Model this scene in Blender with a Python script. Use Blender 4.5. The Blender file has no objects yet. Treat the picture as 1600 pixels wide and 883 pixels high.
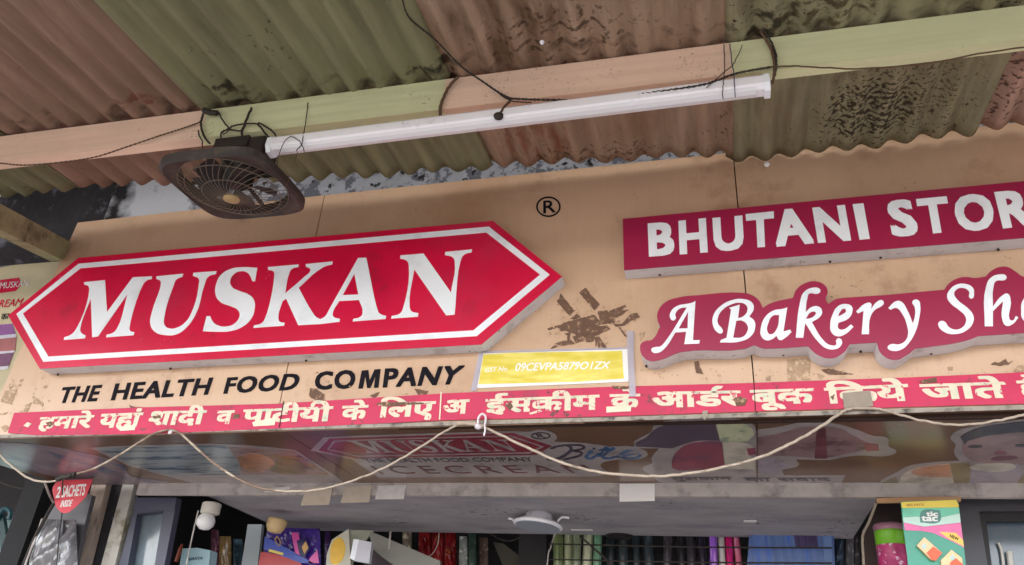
import bpy, math, random
import numpy as np
from mathutils import Vector, Matrix
random.seed(7)
R = math.radians
# ------------------------------------------------------------------ camera, world, sun, exposure
SC = bpy.context.scene
COL = SC.collection
EYE = 1.6                                   # the eye stands 1.6 m above the pavement, 1.9 m from the fascia
F = 1230.28; CX, CY = 800.0, 441.5
AX = Vector((0.96968392, -0.06070144, -0.23670326))
AY = Vector((0.23624723, 0.48044019, 0.84460906))
AZ = Vector((0.06245277, -0.87492431, 0.48021568))
cam_d = bpy.data.cameras.new('camera'); cam = bpy.data.objects.new('camera', cam_d); COL.objects.link(cam)
cam_d.sensor_width = 36.0; cam_d.lens = F / 1600 * 36.0
cam_d.clip_start = 0.02; cam_d.clip_end = 500
right = Vector((AX.x, AY.x, AZ.x)); up = -Vector((AX.y, AY.y, AZ.y)); back = -Vector((AX.z, AY.z, AZ.z))
m = Matrix.Identity(4)
for i in range(3):
    m[i][0] = right[i]; m[i][1] = up[i]; m[i][2] = back[i]
m.translation = Vector((0, 0, EYE)); cam.matrix_world = m
SC.camera = cam
world = bpy.data.worlds.new('World'); SC.world = world; world.use_nodes = True
wn = world.node_tree.nodes; wl = world.node_tree.links
bg = wn['Background']; sky = wn.new('ShaderNodeTexSky'); sky.sky_type = 'NISHITA'; sky.sun_disc = False
sky.sun_elevation = R(52); sky.sun_rotation = R(200); sky.dust_density = 4.0; sky.air_density = 1.0
hs = wn.new('ShaderNodeHueSaturation'); hs.inputs['Saturation'].default_value = 0.6
wl.new(sky.outputs[0], hs.inputs['Color']); wl.new(hs.outputs[0], bg.inputs[0]); bg.inputs[1].default_value = 0.15
sd = bpy.data.lights.new('sun', 'SUN'); sd.energy = 0.7; sd.angle = R(14); sd.color = (1, .96, .9)
so = bpy.data.objects.new('sun', sd); COL.objects.link(so); so.rotation_euler = (R(38), 0, R(-20)); so.location = (0, -4, 8)
SC.view_settings.view_transform = 'Standard'; SC.view_settings.look = 'None'
SC.view_settings.exposure = 2.6; SC.view_settings.gamma = 1.0

# ------------------------------------------------------------------ geometry helpers
def ray(u, v):
    r = Vector(((u-CX)/F, (v-CY)/F, 1.0)); return (AX.dot(r), AY.dot(r), AZ.dot(r))
def aty(u, v, y):
    a, b, c = ray(u, v); return Vector((a/b*y, y, c/b*y+EYE))
def atz(u, v, z):
    a, b, c = ray(u, v); t = (z-EYE)/c; return Vector((a*t, b*t, z))
YF = 1.9
ZB = 1.3833+EYE; YB = 1.386; SL = 0.0693
def roof_z(y): return ZB+SL*(y-YB)
def atroof(u, v):
    a, b, c = ray(u, v); y = (ZB-EYE-SL*YB)/(c/b-SL); return Vector((a/b*y, y, roof_z(y)))
YL = 2.516; ZL = 0.665+EYE; ZL2 = 0.627+EYE
def soff_z(x, y):
    zf = 0.648+0.0091*(x+2.127); s = (y-YF)/(YL-YF); return zf*(1-s)+0.665*s+EYE
def atsoff(u, v):
    z = 0.66+EYE
    for _ in range(6):
        p = atz(u, v, z); z = soff_z(p.x, p.y)
    return atz(u, v, z)

class Plane:
    """a flat place of the building: to2 takes a pixel of the survey photo to plane metres, w takes metres + height to the world"""
    def __init__(s, kind, y=YF, off=0.0): s.k = kind; s.y = y; s.off = off
    def to2(s, u, v):
        if s.k == 'y': p = aty(u, v, s.y); return (p.x, p.z)
        p = atsoff(u, v); return (p.x, p.y)
    def w(s, a, b, h):
        if s.k == 'y': return (a, s.y-s.off-h, b)
        return (a, b, soff_z(a, b)-s.off-h)

def new_mesh(name, verts, faces, mats, midx=None, smooth=False):
    me = bpy.data.meshes.new(name); me.from_pydata([tuple(v) for v in verts], [], faces); 
    for mm in (mats if isinstance(mats, (list, tuple)) else [mats]): me.materials.append(mm)
    if midx: me.polygons.foreach_set('material_index', midx)
    if smooth: me.polygons.foreach_set('use_smooth', [True]*len(me.polygons))
    me.update(); return me
def thing(name, label, cat, loc, group=None):
    o = bpy.data.objects.new(name, None); COL.objects.link(o); o.location = loc; o.empty_display_size = .05
    o['label'] = label; o['category'] = cat
    if group: o['group'] = group
    return o
def root_loc(p):
    l = Vector((0, 0, 0))
    while p: l = l+p.location; p = p.parent
    return l
def part(name, vf, mats, parent, label=None, midx=None, smooth=False, kind=None):
    L = root_loc(parent); v, f = vf
    o = bpy.data.objects.new(name, new_mesh(name, [Vector(q)-L for q in v], f, mats, midx, smooth)); COL.objects.link(o)
    o.parent = parent
    if label: o['label'] = label
    if kind: o['kind'] = kind
    return o
def single(name, vf, mats, label=None, cat=None, group=None, kind=None, midx=None, smooth=False):
    v, f = vf; v = [Vector(q) for q in v]
    L = Vector((sum(q.x for q in v)/len(v), sum(q.y for q in v)/len(v), min(q.z for q in v)))
    o = bpy.data.objects.new(name, new_mesh(name, [q-L for q in v], f, mats, midx, smooth)); COL.objects.link(o); o.location = L
    if label: o['label'] = label
    if cat: o['category'] = cat
    if group: o['group'] = group
    if kind: o['kind'] = kind
    return o
def join(*vfs):
    V, Fc = [], []
    for v, f in vfs:
        n = len(V); V += [Vector(q) for q in v]; Fc += [tuple(i+n for i in q) for q in f]
    return V, Fc
def box(a, b):
    x0, y0, z0 = a; x1, y1, z1 = b
    v = [(x0,y0,z0),(x1,y0,z0),(x1,y1,z0),(x0,y1,z0),(x0,y0,z1),(x1,y0,z1),(x1,y1,z1),(x0,y1,z1)]
    return v, [(0,3,2,1),(4,5,6,7),(0,1,5,4),(1,2,6,5),(2,3,7,6),(3,0,4,7)]
def beam_between(p, q, upv, w, h):
    p = Vector(p); q = Vector(q); d = (q-p).normalized(); s = d.cross(Vector(upv)).normalized()*w; u = s.cross(d).normalized()*h
    v = [p, p+s, p+s+u, p+u, q, q+s, q+s+u, q+u]
    return v, [(0,1,2,3),(7,6,5,4),(0,4,5,1),(1,5,6,2),(2,6,7,3),(3,7,4,0)]
def smooth_pts(P, n=6):
    P = [Vector(p) for p in P]
    if len(P) < 3: return P
    out = []
    for i in range(len(P)-1):
        a = P[max(i-1, 0)]; b = P[i]; c = P[i+1]; d = P[min(i+2, len(P)-1)]
        for k in range(n):
            t = k/n
            out.append(0.5*((2*b)+(c-a)*t+(2*a-5*b+4*c-d)*t*t+(3*b-a-3*c+d)*t**3))
    out.append(P[-1]); return out
def tube(P, r, seg=6, n=6, wob=0.0):
    P = smooth_pts(P, n)
    if wob: P = [p+Vector((random.uniform(-1,1), random.uniform(-1,1), random.uniform(-1,1)))*wob for p in P]
    V, Fc = [], []; prev = None
    for i, p in enumerate(P):
        d = (P[min(i+1, len(P)-1)]-P[max(i-1, 0)])
        d = d.normalized() if d.length > 1e-9 else Vector((1, 0, 0))
        if prev is None: prev = d.orthogonal().normalized()
        s = (prev-d*prev.dot(d)); s = s.normalized() if s.length > 1e-6 else d.orthogonal().normalized(); prev = s; t = d.cross(s)
        rr = r(i/(len(P)-1)) if callable(r) else r
        for k in range(seg):
            a = 2*math.pi*k/seg; V.append(p+s*math.cos(a)*rr+t*math.sin(a)*rr)
    for i in range(len(P)-1):
        for k in range(seg):
            a = i*seg+k; b = i*seg+(k+1) % seg; Fc.append((a, b, b+seg, a+seg))
    Fc.append(tuple(range(seg-1, -1, -1))); n0 = (len(P)-1)*seg; Fc.append(tuple(range(n0, n0+seg)))
    return V, Fc
def lathe(prof, c, axis=(0, 0, 1), seg=20):
    c = Vector(c); a = Vector(axis).normalized(); s = a.orthogonal().normalized(); t = a.cross(s); V, Fc = [], []
    for r, h in prof:
        for k in range(seg):
            g = 2*math.pi*k/seg; V.append(c+a*h+(s*math.cos(g)+t*math.sin(g))*r)
    for i in range(len(prof)-1):
        for k in range(seg):
            p = i*seg+k; q = i*seg+(k+1) % seg; Fc.append((p, q, q+seg, p+seg))
    Fc.append(tuple(range(seg-1, -1, -1))); n0 = (len(prof)-1)*seg; Fc.append(tuple(range(n0, n0+seg)))
    return V, Fc

def curve_mesh(loops, thick):
    """loops: list of [(x, y, smooth?)] in metres, filled with holes"""
    cu = bpy.data.curves.new('outline', 'CURVE'); cu.dimensions = '2D'; cu.fill_mode = 'BOTH'; cu.resolution_u = 5
    sc = 100.0
    for lp in loops:
        sp = cu.splines.new('BEZIER'); sp.bezier_points.add(len(lp)-1); sp.use_cyclic_u = True
        n = len(lp)
        for i, p in enumerate(lp):
            b = sp.bezier_points[i]; b.co = (p[0]*sc, p[1]*sc, 0)
            if len(p) > 2 and p[2]:
                b.handle_left_type = b.handle_right_type = 'AUTO'
            else:
                b.handle_left_type = b.handle_right_type = 'VECTOR'
    cu.extrude = thick*sc/2 if thick else 0
    o = bpy.data.objects.new('outline', cu); COL.objects.link(o); bpy.context.view_layer.update()
    me = o.to_mesh(); v = [(q.co.x/sc, q.co.y/sc, q.co.z/sc+thick/2) for q in me.vertices]; f = [tuple(p.vertices) for p in me.polygons]
    o.to_mesh_clear(); bpy.data.objects.remove(o); bpy.data.curves.remove(cu)
    return v, f
def shape(pl, loops, thick=.001):
    """outline given as survey pixels -> solid lying on a plane of the building"""
    L = [[(*pl.to2(p[0], p[1]), (p[2] if len(p) > 2 else 0)) for p in lp] for lp in loops]
    v, f = curve_mesh(L, thick)
    return [pl.w(*q) for q in v], f
_tx = {}
def text2d(s, bold=0.0, shear=0.0, spacing=1.0):
    k = (s, bold, shear, spacing)
    if k in _tx: return _tx[k]
    cu = bpy.data.curves.new('lettering', 'FONT'); cu.body = s; cu.shear = shear; cu.resolution_u = 3; cu.space_character = spacing
    cu.extrude = .01
    o = bpy.data.objects.new('lettering', cu); COL.objects.link(o); bpy.context.view_layer.update()
    me = o.to_mesh(); v = [tuple(q.co) for q in me.vertices]; f = [tuple(p.vertices) for p in me.polygons]
    o.to_mesh_clear(); bpy.data.objects.remove(o); bpy.data.curves.remove(cu)
    if not v: v = [(0, 0, 0), (1, 0, 0), (1, 1, .01)]; f = [(0, 1, 2)]
    if bold:        # heavier strokes: the same letters laid over one another a hair apart
        v0, f0 = v, f; v, f = [], []
        for q in range(9):
            dx, dy = [(1,0),(1,1),(0,1),(-1,1),(-1,0),(-1,-1),(0,-1),(1,-1),(0,0)][q]; dx *= bold*.9; dy *= bold*.7; n = len(v)
            v += [(a+dx, b+dy, c*(1+.006*q)) for a, b, c in v0]; f += [tuple(i+n for i in t) for t in f0]
    _tx[k] = (v, f); return _tx[k]
def text_on(pl, s, quad, bold=.0, shear=0.0, thick=.0008, spacing=1.0, box2=None):
    """quad: pixels BL, BR, TR, TL of the lettering's box on plane pl"""
    v, f = text2d(s, bold, shear, spacing)
    return map_quad(pl, v, f, quad, thick, box2)
def map_quad(pl, v, f, quad, thick, box2=None):
    if box2: x0, x1, y0, y1 = box2
    else: x0 = min(q[0] for q in v); x1 = max(q[0] for q in v); y0 = min(q[1] for q in v); y1 = max(q[1] for q in v)
    zm = max(q[2] for q in v); zn = min(q[2] for q in v)
    BL, BR, TR, TL = [Vector(pl.to2(*q)) for q in quad]
    out = []
    for q in v:
        a = (q[0]-x0)/(x1-x0); b = (q[1]-y0)/(y1-y0); p = (BL*(1-a)+BR*a)*(1-b)+(TL*(1-a)+TR*a)*b
        out.append(pl.w(p.x, p.y, thick*(q[2]-zn)/max(zm-zn, 1e-9)))
    return out, f

# ------------------------------------------------------------------ materials
def lin(c): return tuple((x/255/12.92 if x/255 <= .04045 else ((x/255+.055)/1.055)**2.4) for x in c)
def mat(name, rgb, rough=.6, metal=0.0, var=.12, vs=6.0, dirt=None, specks=None, stretch=(1, 1, 1), bump=.0, bs=40.0, coat=0.0, spec=.5, streak=None, trans=0.0, alpha=1.0, world_co=True):
    mt = bpy.data.materials.new(name); mt.use_nodes = True; nt = mt.node_tree; N = nt.nodes; Lk = nt.links
    b = N['Principled BSDF']; b.inputs['Roughness'].default_value = rough; b.inputs['Metallic'].default_value = metal
    b.inputs['Coat Weight'].default_value = coat; b.inputs['Coat Roughness'].default_value = .14; b.inputs['Specular IOR Level'].default_value = spec
    b.inputs['Transmission Weight'].default_value = trans; b.inputs['Alpha'].default_value = alpha
    c = (*lin(rgb), 1)
    g = N.new('ShaderNodeNewGeometry'); mp = N.new('ShaderNodeMapping'); mp.inputs['Scale'].default_value = stretch
    Lk.new(g.outputs['Position'], mp.inputs[0])
    def noise(scale, detail=4, rgh=.6, stretched=True, ofs=0.0):
        n = N.new('ShaderNodeTexNoise'); n.inputs['Scale'].default_value = scale; n.inputs['Detail'].default_value = detail; n.inputs['Roughness'].default_value = rgh
        src = mp.outputs[0] if stretched else g.outputs['Position']
        if ofs:
            a = N.new('ShaderNodeVectorMath'); a.operation = 'ADD'; a.inputs[1].default_value = (ofs, ofs*.7, ofs*1.3); Lk.new(src, a.inputs[0]); src = a.outputs[0]
        Lk.new(src, n.inputs['Vector']); return n.outputs['Fac']
    def ramp(src, lo, hi):
        r = N.new('ShaderNodeMapRange'); r.inputs[1].default_value = lo; r.inputs[2].default_value = hi; Lk.new(src, r.inputs[0]); return r.outputs[0]
    def mix(f, a, bb):
        x = N.new('ShaderNodeMix'); x.data_type = 'RGBA'
        Lk.new(f, x.inputs[0])
        if isinstance(a, tuple): x.inputs[6].default_value = a
        else: Lk.new(a, x.inputs[6])
        if isinstance(bb, tuple): x.inputs[7].default_value = bb
        else: Lk.new(bb, x.inputs[7])
        return x.outputs[2]
    lo = tuple(k*(1-var) for k in c[:3])+(1,); hi = tuple(min(1, k*(1+var)) for k in c[:3])+(1,)
    col = mix(ramp(noise(vs), .3, .7), lo, hi)
    if streak:      # (rgb, amount, scale vector): long grain
        m2 = N.new('ShaderNodeMapping'); m2.inputs['Scale'].default_value = streak[2]; Lk.new(g.outputs['Position'], m2.inputs[0])
        n = N.new('ShaderNodeTexNoise'); n.inputs['Scale'].default_value = 1; n.inputs['Detail'].default_value = 5; Lk.new(m2.outputs[0], n.inputs['Vector'])
        mr = N.new('ShaderNodeMapRange'); mr.inputs[1].default_value = .42; mr.inputs[2].default_value = .75; mr.inputs[4].default_value = streak[1]; Lk.new(n.outputs['Fac'], mr.inputs[0])
        col = mix(mr.outputs[0], col, (*lin(streak[0]), 1))
    if dirt:        # list of (rgb, threshold lo, hi, scale)
        for k, (dc, l, h, s) in enumerate(dirt): col = mix(ramp(noise(s, 6, .65, True, 3.1*k+5), l, h), col, (*lin(dc), 1))
    if specks:      # (rgb, density 0..1, scale, patch scale)
        dc, den, s, ps = specks
        a = ramp(noise(s, 2, .5, False, 9), .64-.10*den, .70-.10*den); p = ramp(noise(ps, 3, .6, False, 2), .60-.3*den, .78-.3*den)
        mu = N.new('ShaderNodeMath'); mu.operation = 'MULTIPLY'; Lk.new(a, mu.inputs[0]); Lk.new(p, mu.inputs[1])
        col = mix(mu.outputs[0], col, (*lin(dc), 1))
    Lk.new(col, b.inputs['Base Color'])
    if bump:
        bp = N.new('ShaderNodeBump'); bp.inputs['Strength'].default_value = bump; bp.inputs['Distance'].default_value = .004
        Lk.new(noise(bs, 5, .6, True, 7), bp.inputs['Height']); Lk.new(bp.outputs[0], b.inputs['Normal'])
    return mt

def add_patch(mt, cx, cy, rx, ry, rgb, sc, lo, hi, amt=1.0, st=(1, 1, 1), flat=True):
    nt = mt.node_tree; N = nt.nodes; Lk = nt.links; b = N['Principled BSDF']; src = b.inputs['Base Color'].links[0].from_socket
    g = N.new('ShaderNodeNewGeometry'); mp = N.new('ShaderNodeMapping'); mp.vector_type = 'POINT'
    mp.inputs['Location'].default_value = (-cx/rx, -cy/ry, 0); mp.inputs['Scale'].default_value = (1/rx, 1/ry, 0); Lk.new(g.outputs['Position'], mp.inputs[0])
    ln = N.new('ShaderNodeVectorMath'); ln.operation = 'LENGTH'; Lk.new(mp.outputs[0], ln.inputs[0])
    fall = N.new('ShaderNodeMapRange'); fall.inputs[1].default_value = 1.0; fall.inputs[2].default_value = .35; fall.inputs[3].default_value = -.25; fall.inputs[4].default_value = .13; Lk.new(ln.outputs['Value'], fall.inputs[0])
    m2 = N.new('ShaderNodeMapping'); m2.inputs['Scale'].default_value = (st[0], st[1], 0) if flat else st; Lk.new(g.outputs['Position'], m2.inputs[0])
    n = N.new('ShaderNodeTexNoise'); n.inputs['Scale'].default_value = sc; n.inputs['Detail'].default_value = 4; Lk.new(m2.outputs[0], n.inputs['Vector'])
    ad = N.new('ShaderNodeMath'); ad.operation = 'ADD'; Lk.new(n.outputs['Fac'], ad.inputs[0]); Lk.new(fall.outputs[0], ad.inputs[1])
    r = N.new('ShaderNodeMapRange'); r.inputs[1].default_value = lo; r.inputs[2].default_value = hi; r.inputs[4].default_value = amt; Lk.new(ad.outputs[0], r.inputs[0])
    x = N.new('ShaderNodeMix'); x.data_type = 'RGBA'; Lk.new(r.outputs[0], x.inputs[0]); Lk.new(src, x.inputs[6]); x.inputs[7].default_value = (*lin(rgb), 1); Lk.new(x.outputs[2], b.inputs['Base Color'])
BLK = (28, 24, 20)
M_board = mat('beige_panel', (206, 173, 143), .42, .0, .05, 2.0, streak=((192, 154, 118), .22, (120, 120, 4.0)), dirt=[((184, 146, 114), .48, .75, 2.2), ((160, 124, 98), .58, .8, 6)], specks=((95, 70, 50), .16, 70, 5), spec=.5, coat=.15)
M_seam = mat('seam_gap', (50, 30, 22), .9)
M_red = mat('red_sheet', (208, 8, 62), .26, var=.10, vs=5, dirt=[((182, 44, 76), .5, .8, 2.2), ((150, 30, 54), .6, .8, 9)], specks=((226, 110, 130), .02, 130, 4), coat=.12)
M_maroon = mat('maroon_sheet', (156, 22, 68), .35, var=.08, vs=4, dirt=[((142, 44, 76), .55, .85, 4)], coat=.12)
M_white = mat('white_letter', (238, 243, 248), .45, var=.03, vs=8, dirt=[((206, 212, 216), .52, .8, 9)], specks=((170, 172, 176), .02, 150, 7))
M_side = mat('aluminium_side', (208, 206, 210), .55, .0, .07, 8, dirt=[((140, 134, 130), .55, .8, 14)], specks=((70, 60, 55), .25, 60, 6))
M_black = mat('black_letter', (20, 17, 25), .8, var=.1, spec=.2)
M_pink = mat('pink_banner', (196, 44, 84), .6, var=.10, vs=9, dirt=[((168, 54, 80), .55, .7, 10), ((104, 62, 62), .62, .68, 16)], specks=((88, 62, 58), .35, 70, 8))
M_cream = mat('cream_lettering', (222, 208, 184), .6, var=.06, vs=20, dirt=[((196, 204, 178), .5, .66, 40), ((196, 50, 88), .60, .63, 75), ((110, 84, 72), .66, .70, 34)])
M_creamp = mat('paint_patch', (226, 218, 192), .7, var=.07, vs=30)
M_resid = mat('tape_residue', (108, 80, 62), .75, var=.14, vs=30, dirt=[((170, 135, 108), .56, .64, 70)])
M_resid2 = mat('faded_residue', (168, 140, 112), .75, var=.14, vs=40, dirt=[((205, 176, 146), .5, .62, 80)])
M_yel = mat('yellow_label', (218, 198, 50), .35, var=.06, vs=12, streak=((250, 240, 150), .6, (14, 14, 60)), coat=.3)
M_paper = mat('white_paper', (238, 236, 232), .5, var=.03)
M_tape = mat('clear_tape', (196, 192, 206), .3, var=.08, vs=30, coat=.3, alpha=.5)
M_tape2 = mat('grey_cloth_tape', (150, 138, 124), .75, var=.08, vs=60)
M_soff = mat('brown_soffit', (108, 78, 58), .3, var=.12, vs=5, dirt=[((66, 44, 32), .55, .8, 4)], specks=((150, 130, 110), .15, 80, 6), coat=.35)
M_edge = mat('edge_trim', (150, 140, 128), .5, .0, .2, 30, dirt=[((60, 52, 46), .5, .65, 25)])
M_conc = mat('concrete_lip', (184, 176, 170), .85, var=.15, vs=14, dirt=[((124, 116, 112), .5, .7, 10)], bump=.4)
M_conc2 = mat('concrete_under', (160, 156, 160), .8, var=.12, vs=5, stretch=(1, 2.5, 1), dirt=[((128, 128, 136), .5, .75, 3), ((170, 158, 148), .6, .8, 8)], specks=((60, 56, 56), .3, 50, 4), bump=.3)
M_plaster = mat('old_plaster', (176, 182, 194), .9, var=.15, vs=10, dirt=[((110, 114, 126), .50, .56, 24), ((40, 38, 40), .60, .64, 22)], bump=1.0, bs=60)
M_shade = mat('painted_shade_wall', (44, 42, 46), .9, var=.3, vs=10, dirt=[((112, 112, 124), .54, .68, 12)], bump=.9)  # dark colour stands in for the low light in the left corner
add_patch(M_plaster, -1.93, 1.93, .32, .6, (206, 212, 222), 14, .40, .46, 1, flat=False)
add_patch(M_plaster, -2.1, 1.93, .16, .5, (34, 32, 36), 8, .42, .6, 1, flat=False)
M_tubew = mat('white_batten', (244, 244, 248), .35, var=.02, dirt=[((190, 192, 196), .6, .8, 20)], coat=.2, specks=((120, 120, 120), .12, 90, 8))
M_wire = mat('old_wire', (92, 68, 48), .7, var=.2, vs=60)
M_wireb = mat('dark_wire', (46, 40, 34), .7, var=.2, vs=60)
M_rope = mat('pale_cable', (172, 157, 140), .55, var=.12, vs=50, dirt=[((120, 106, 92), .55, .7, 30)])
M_fan = mat('dusty_black_plastic', (48, 41, 37), .55, var=.15, vs=20, dirt=[((84, 72, 60), .5, .75, 18)])
M_fanw = mat('dusty_grille', (112, 98, 84), .6, var=.2, vs=40)
M_fand = mat('fan_dark', (28, 25, 24), .6, var=.2)
M_cap = mat('fan_cap', (170, 146, 100), .5, var=.1)
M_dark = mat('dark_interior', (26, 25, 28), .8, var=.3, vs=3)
M_floor = mat('pavement', (98, 95, 94), .9, var=.1, vs=2)

def roof_mat(name, rgb, dirt, speck, sa=.5):
    return mat(name, rgb, .8, streak=(tuple(int(k*.5) for k in rgb), sa, (34, 2.2, 0)), var=.12, vs=5, stretch=(3, .8, 0), dirt=dirt, specks=speck, bump=.35, bs=60, spec=.25)
M_rp1 = roof_mat('pink_sheet_clean', (152, 124, 106), [((128, 104, 86), .45, .7, 2.5), ((120, 74, 58), .70, .76, 7)], ((86, 50, 40), .10, 60, 5))
M_rg1 = roof_mat('green_sheet_clean', (134, 132, 100), [((126, 124, 92), .5, .75, 3), ((82, 76, 54), .70, .78, 5)], ((46, 42, 30), .12, 55, 4))
M_rp2 = roof_mat('pink_sheet_stained', (168, 142, 120), [((138, 110, 88), .42, .7, 2.6), ((98, 70, 52), .56, .74, 3.4)], ((66, 46, 34), .34, 75, 4), .5)
M_rg2 = roof_mat('green_sheet_mouldy', (150, 144, 114), [((126, 118, 90), .46, .7, 3), ((98, 84, 64), .58, .76, 4)], ((62, 52, 38), .40, 95, 3.2), .5)
M_rp3 = roof_mat('pink_sheet_right', (184, 150, 132), [((146, 108, 92), .5, .75, 4)], ((66, 44, 36), .35, 80, 5))
for mt in (M_rp1, M_rg1, M_rp2, M_rg2, M_rp3): add_patch(mt, -.5, 1.39, 9, .14, (52, 42, 30), 17, .64, .82, .8)
for cx in (-1.19, -.61, .18): add_patch(M_rg1, cx, 1.36, .12, .12, (40, 34, 24), 30, .58, .72, .9); add_patch(M_rp2, cx, 1.36, .12, .12, (50, 34, 24), 30, .58, .72, .9); add_patch(M_rg2, cx, 1.36, .12, .12, (40, 34, 24), 30, .58, .72, .9)
add_patch(M_rp2, -.40, 1.25, .26, .30, (92, 66, 48), 9, .52, .74, .8, (3, .7, 1)); add_patch(M_rp2, -.30, 1.30, .40, .22, (64, 44, 32), 45, .66, .76, .8)
add_patch(M_rp2, -.45, 1.72, .20, .22, (120, 64, 40), 12, .52, .76, .7, (4, .6, 1)); add_patch(M_rp2, -.30, 1.80, .40, .10, (80, 50, 36), 60, .64, .74, .7)
add_patch(M_rg2, .44, 1.72, .24, .26, (38, 28, 20), 75, .60, .68, .9); add_patch(M_rg2, .50, 1.66, .32, .36, (58, 46, 30), 95, .66, .74, .8); add_patch(M_rg2, .3, 1.33, .22, .12, (66, 50, 30), 40, .6, .72, .8)
add_patch(M_rg2, .22, 1.75, .14, .4, (120, 100, 80), 10, .5, .7, .5, (5, .5, 1)); add_patch(M_rp3, .75, 1.7, .2, .3, (60, 38, 30), 70, .66, .74, .8); add_patch(M_rp1, -1.45, 1.32, .1, .05, (110, 60, 48), 30, .5, .62, .7)
M_bp = mat('peach_beam_paint', (240, 208, 182), .6, var=.06, vs=4, specks=((120, 90, 66), .16, 170, 6), streak=((196, 164, 140), .35, (2.5, 60, 60)))
M_bg = mat('green_beam_paint', (218, 220, 174), .6, var=.06, vs=4, specks=((100, 92, 60), .16, 170, 6), streak=((178, 178, 134), .35, (2.5, 60, 60)))

# ------------------------------------------------------------------ street, walls
def sheet(x0, x1, y0, y1, z): return [(x0,y0,z),(x1,y0,z),(x1,y1,z),(x0,y1,z)], [(0,1,2,3)]
single('ground', sheet(-120, 120, -120, 120, 0), M_floor, kind='structure')
single('upper_wall', box((-2.08, 1.935, 2.75), (3.2, 2.05, 3.6)), M_plaster, kind='structure')
part_wall = single('shade_wall', box((-2.62, 1.945, 2.985), (-2.082, 2.06, 3.6)), M_shade, kind='structure')  # wall piece added for the dim corner, its shade painted in
single('sky_block_slab', box((-8, .7, 3.25), (3.4, 1.934, 3.4)), M_conc2, kind='structure')  # slab added above the awning to keep sky light out of the gap
single('sky_block_slab', box((-8, 2.061, 3.25), (3.4, 4.6, 3.4)), M_conc2, kind='structure')  # rear slab, also added only to shade what lies below
single('side_light_block', box((-8, .3, 3.05), (-2.76, 1.9, 3.1)), M_conc2, kind='structure')  # box added to shade the neighbour's sign and cut side light
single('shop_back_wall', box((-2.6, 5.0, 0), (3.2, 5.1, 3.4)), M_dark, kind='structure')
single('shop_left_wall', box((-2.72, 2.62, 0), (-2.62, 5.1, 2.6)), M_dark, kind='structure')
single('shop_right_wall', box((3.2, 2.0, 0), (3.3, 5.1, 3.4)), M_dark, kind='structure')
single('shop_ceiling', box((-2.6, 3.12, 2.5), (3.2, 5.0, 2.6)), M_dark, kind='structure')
XS0 = aty(345, 788, 2.62).x
single('lintel', box((XS0, YL, ZL2), (aty(1369, 782, 2.56).x, 3.11, 2.6)), M_conc2, kind='structure')
single('lintel_lip', join(box((aty(221, 763, YL).x, YL-.02, ZL2-.004), (3.2, YL-.001, ZL))), M_conc, kind='structure')

# ------------------------------------------------------------------ corrugated awning roof
XBs = [-2.69, -1.992, -1.312, -.612, .083, .702, 1.40, 2.1, 2.8]
roof = thing('awning_roof', 'corrugated awning roof of alternating dull pink and green sheets above the signboard', 'roof', (0, 1.0, 2.95))
ends = [(1.66, 1.70), (1.686, 1.753), (1.755, 1.803), (1.80, 1.862), (1.892, 1.865), (1.86, 1.86), (1.87, 1.87), (1.87, 1.87)]
rm = [M_rg1, M_rp1, M_rg1, M_rp2, M_rg2, M_rp3, M_rg2, M_rp3]
labs = ['green sheet at the far left corner', 'pink sheet on the left', 'green sheet left of the middle', 'stained pink sheet in the middle', 'mould speckled green sheet', 'pink sheet on the right', None, None]
PITCH = .0735
for i in range(8):
    x0, x1 = XBs[i], XBs[i+1]+.02
    nx = int((x1-x0)/PITCH*8); ny = 26; V, Fc = [], []
    ph = random.random()*6
    for j in range(ny+1):
        for k in range(nx+1):
            x = x0+(x1-x0)*k/nx; ye = ends[i][0]+(ends[i][1]-ends[i][0])*k/nx + .006*math.sin(x*23+ph)
            y = .3+(ye-.3)*(j/ny)**.8
            z = roof_z(y)+.0140+.0115*math.cos(2*math.pi*(x+.004*math.sin(4*y+ph)+.003*math.sin(11*x+ph))/PITCH)*(1+.12*math.sin(7*x+3*y+ph))+.010*(i % 2)+.003*math.sin(3*y+ph)+.002*math.sin(9*x+4*y)
            V.append((x, y, z))
    for j in range(ny):
        for k in range(nx):
            a = j*(nx+1)+k; Fc.append((a, a+nx+1, a+nx+2, a+1))
    o = part('corrugated_sheet', (V, Fc), rm[i], roof, labs[i], smooth=True)
    sm = o.modifiers.new('thickness', 'SOLIDIFY'); sm.thickness = .003; sm.offset = 1
# ------------------------------------------------------------------ purlin beam, painted in alternating lengths
bx = [-2.9]+[aty(310, 215, YB).x, aty(692, 160, YB).x, aty(1143, 100, YB).x]+[2.9]
V, Fc, mi = [], [], []
zb0, zb1 = 1.288+EYE, ZB+.003
for i in range(4):
    v, f = box((bx[i], YB, zb0), (bx[i+1], YB+.032, zb1)); f = [q for q in f if q not in ((1, 2, 6, 5), (3, 0, 4, 7))]
    n = len(V); V += v; Fc += [tuple(a+n for a in q) for q in f]; mi += [i % 2]*len(f)
single('roof_beam', (V, Fc), [M_bp, M_bg], 'long timber beam painted in peach and pale green lengths under the roof sheets', 'beam', midx=mi)
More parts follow.
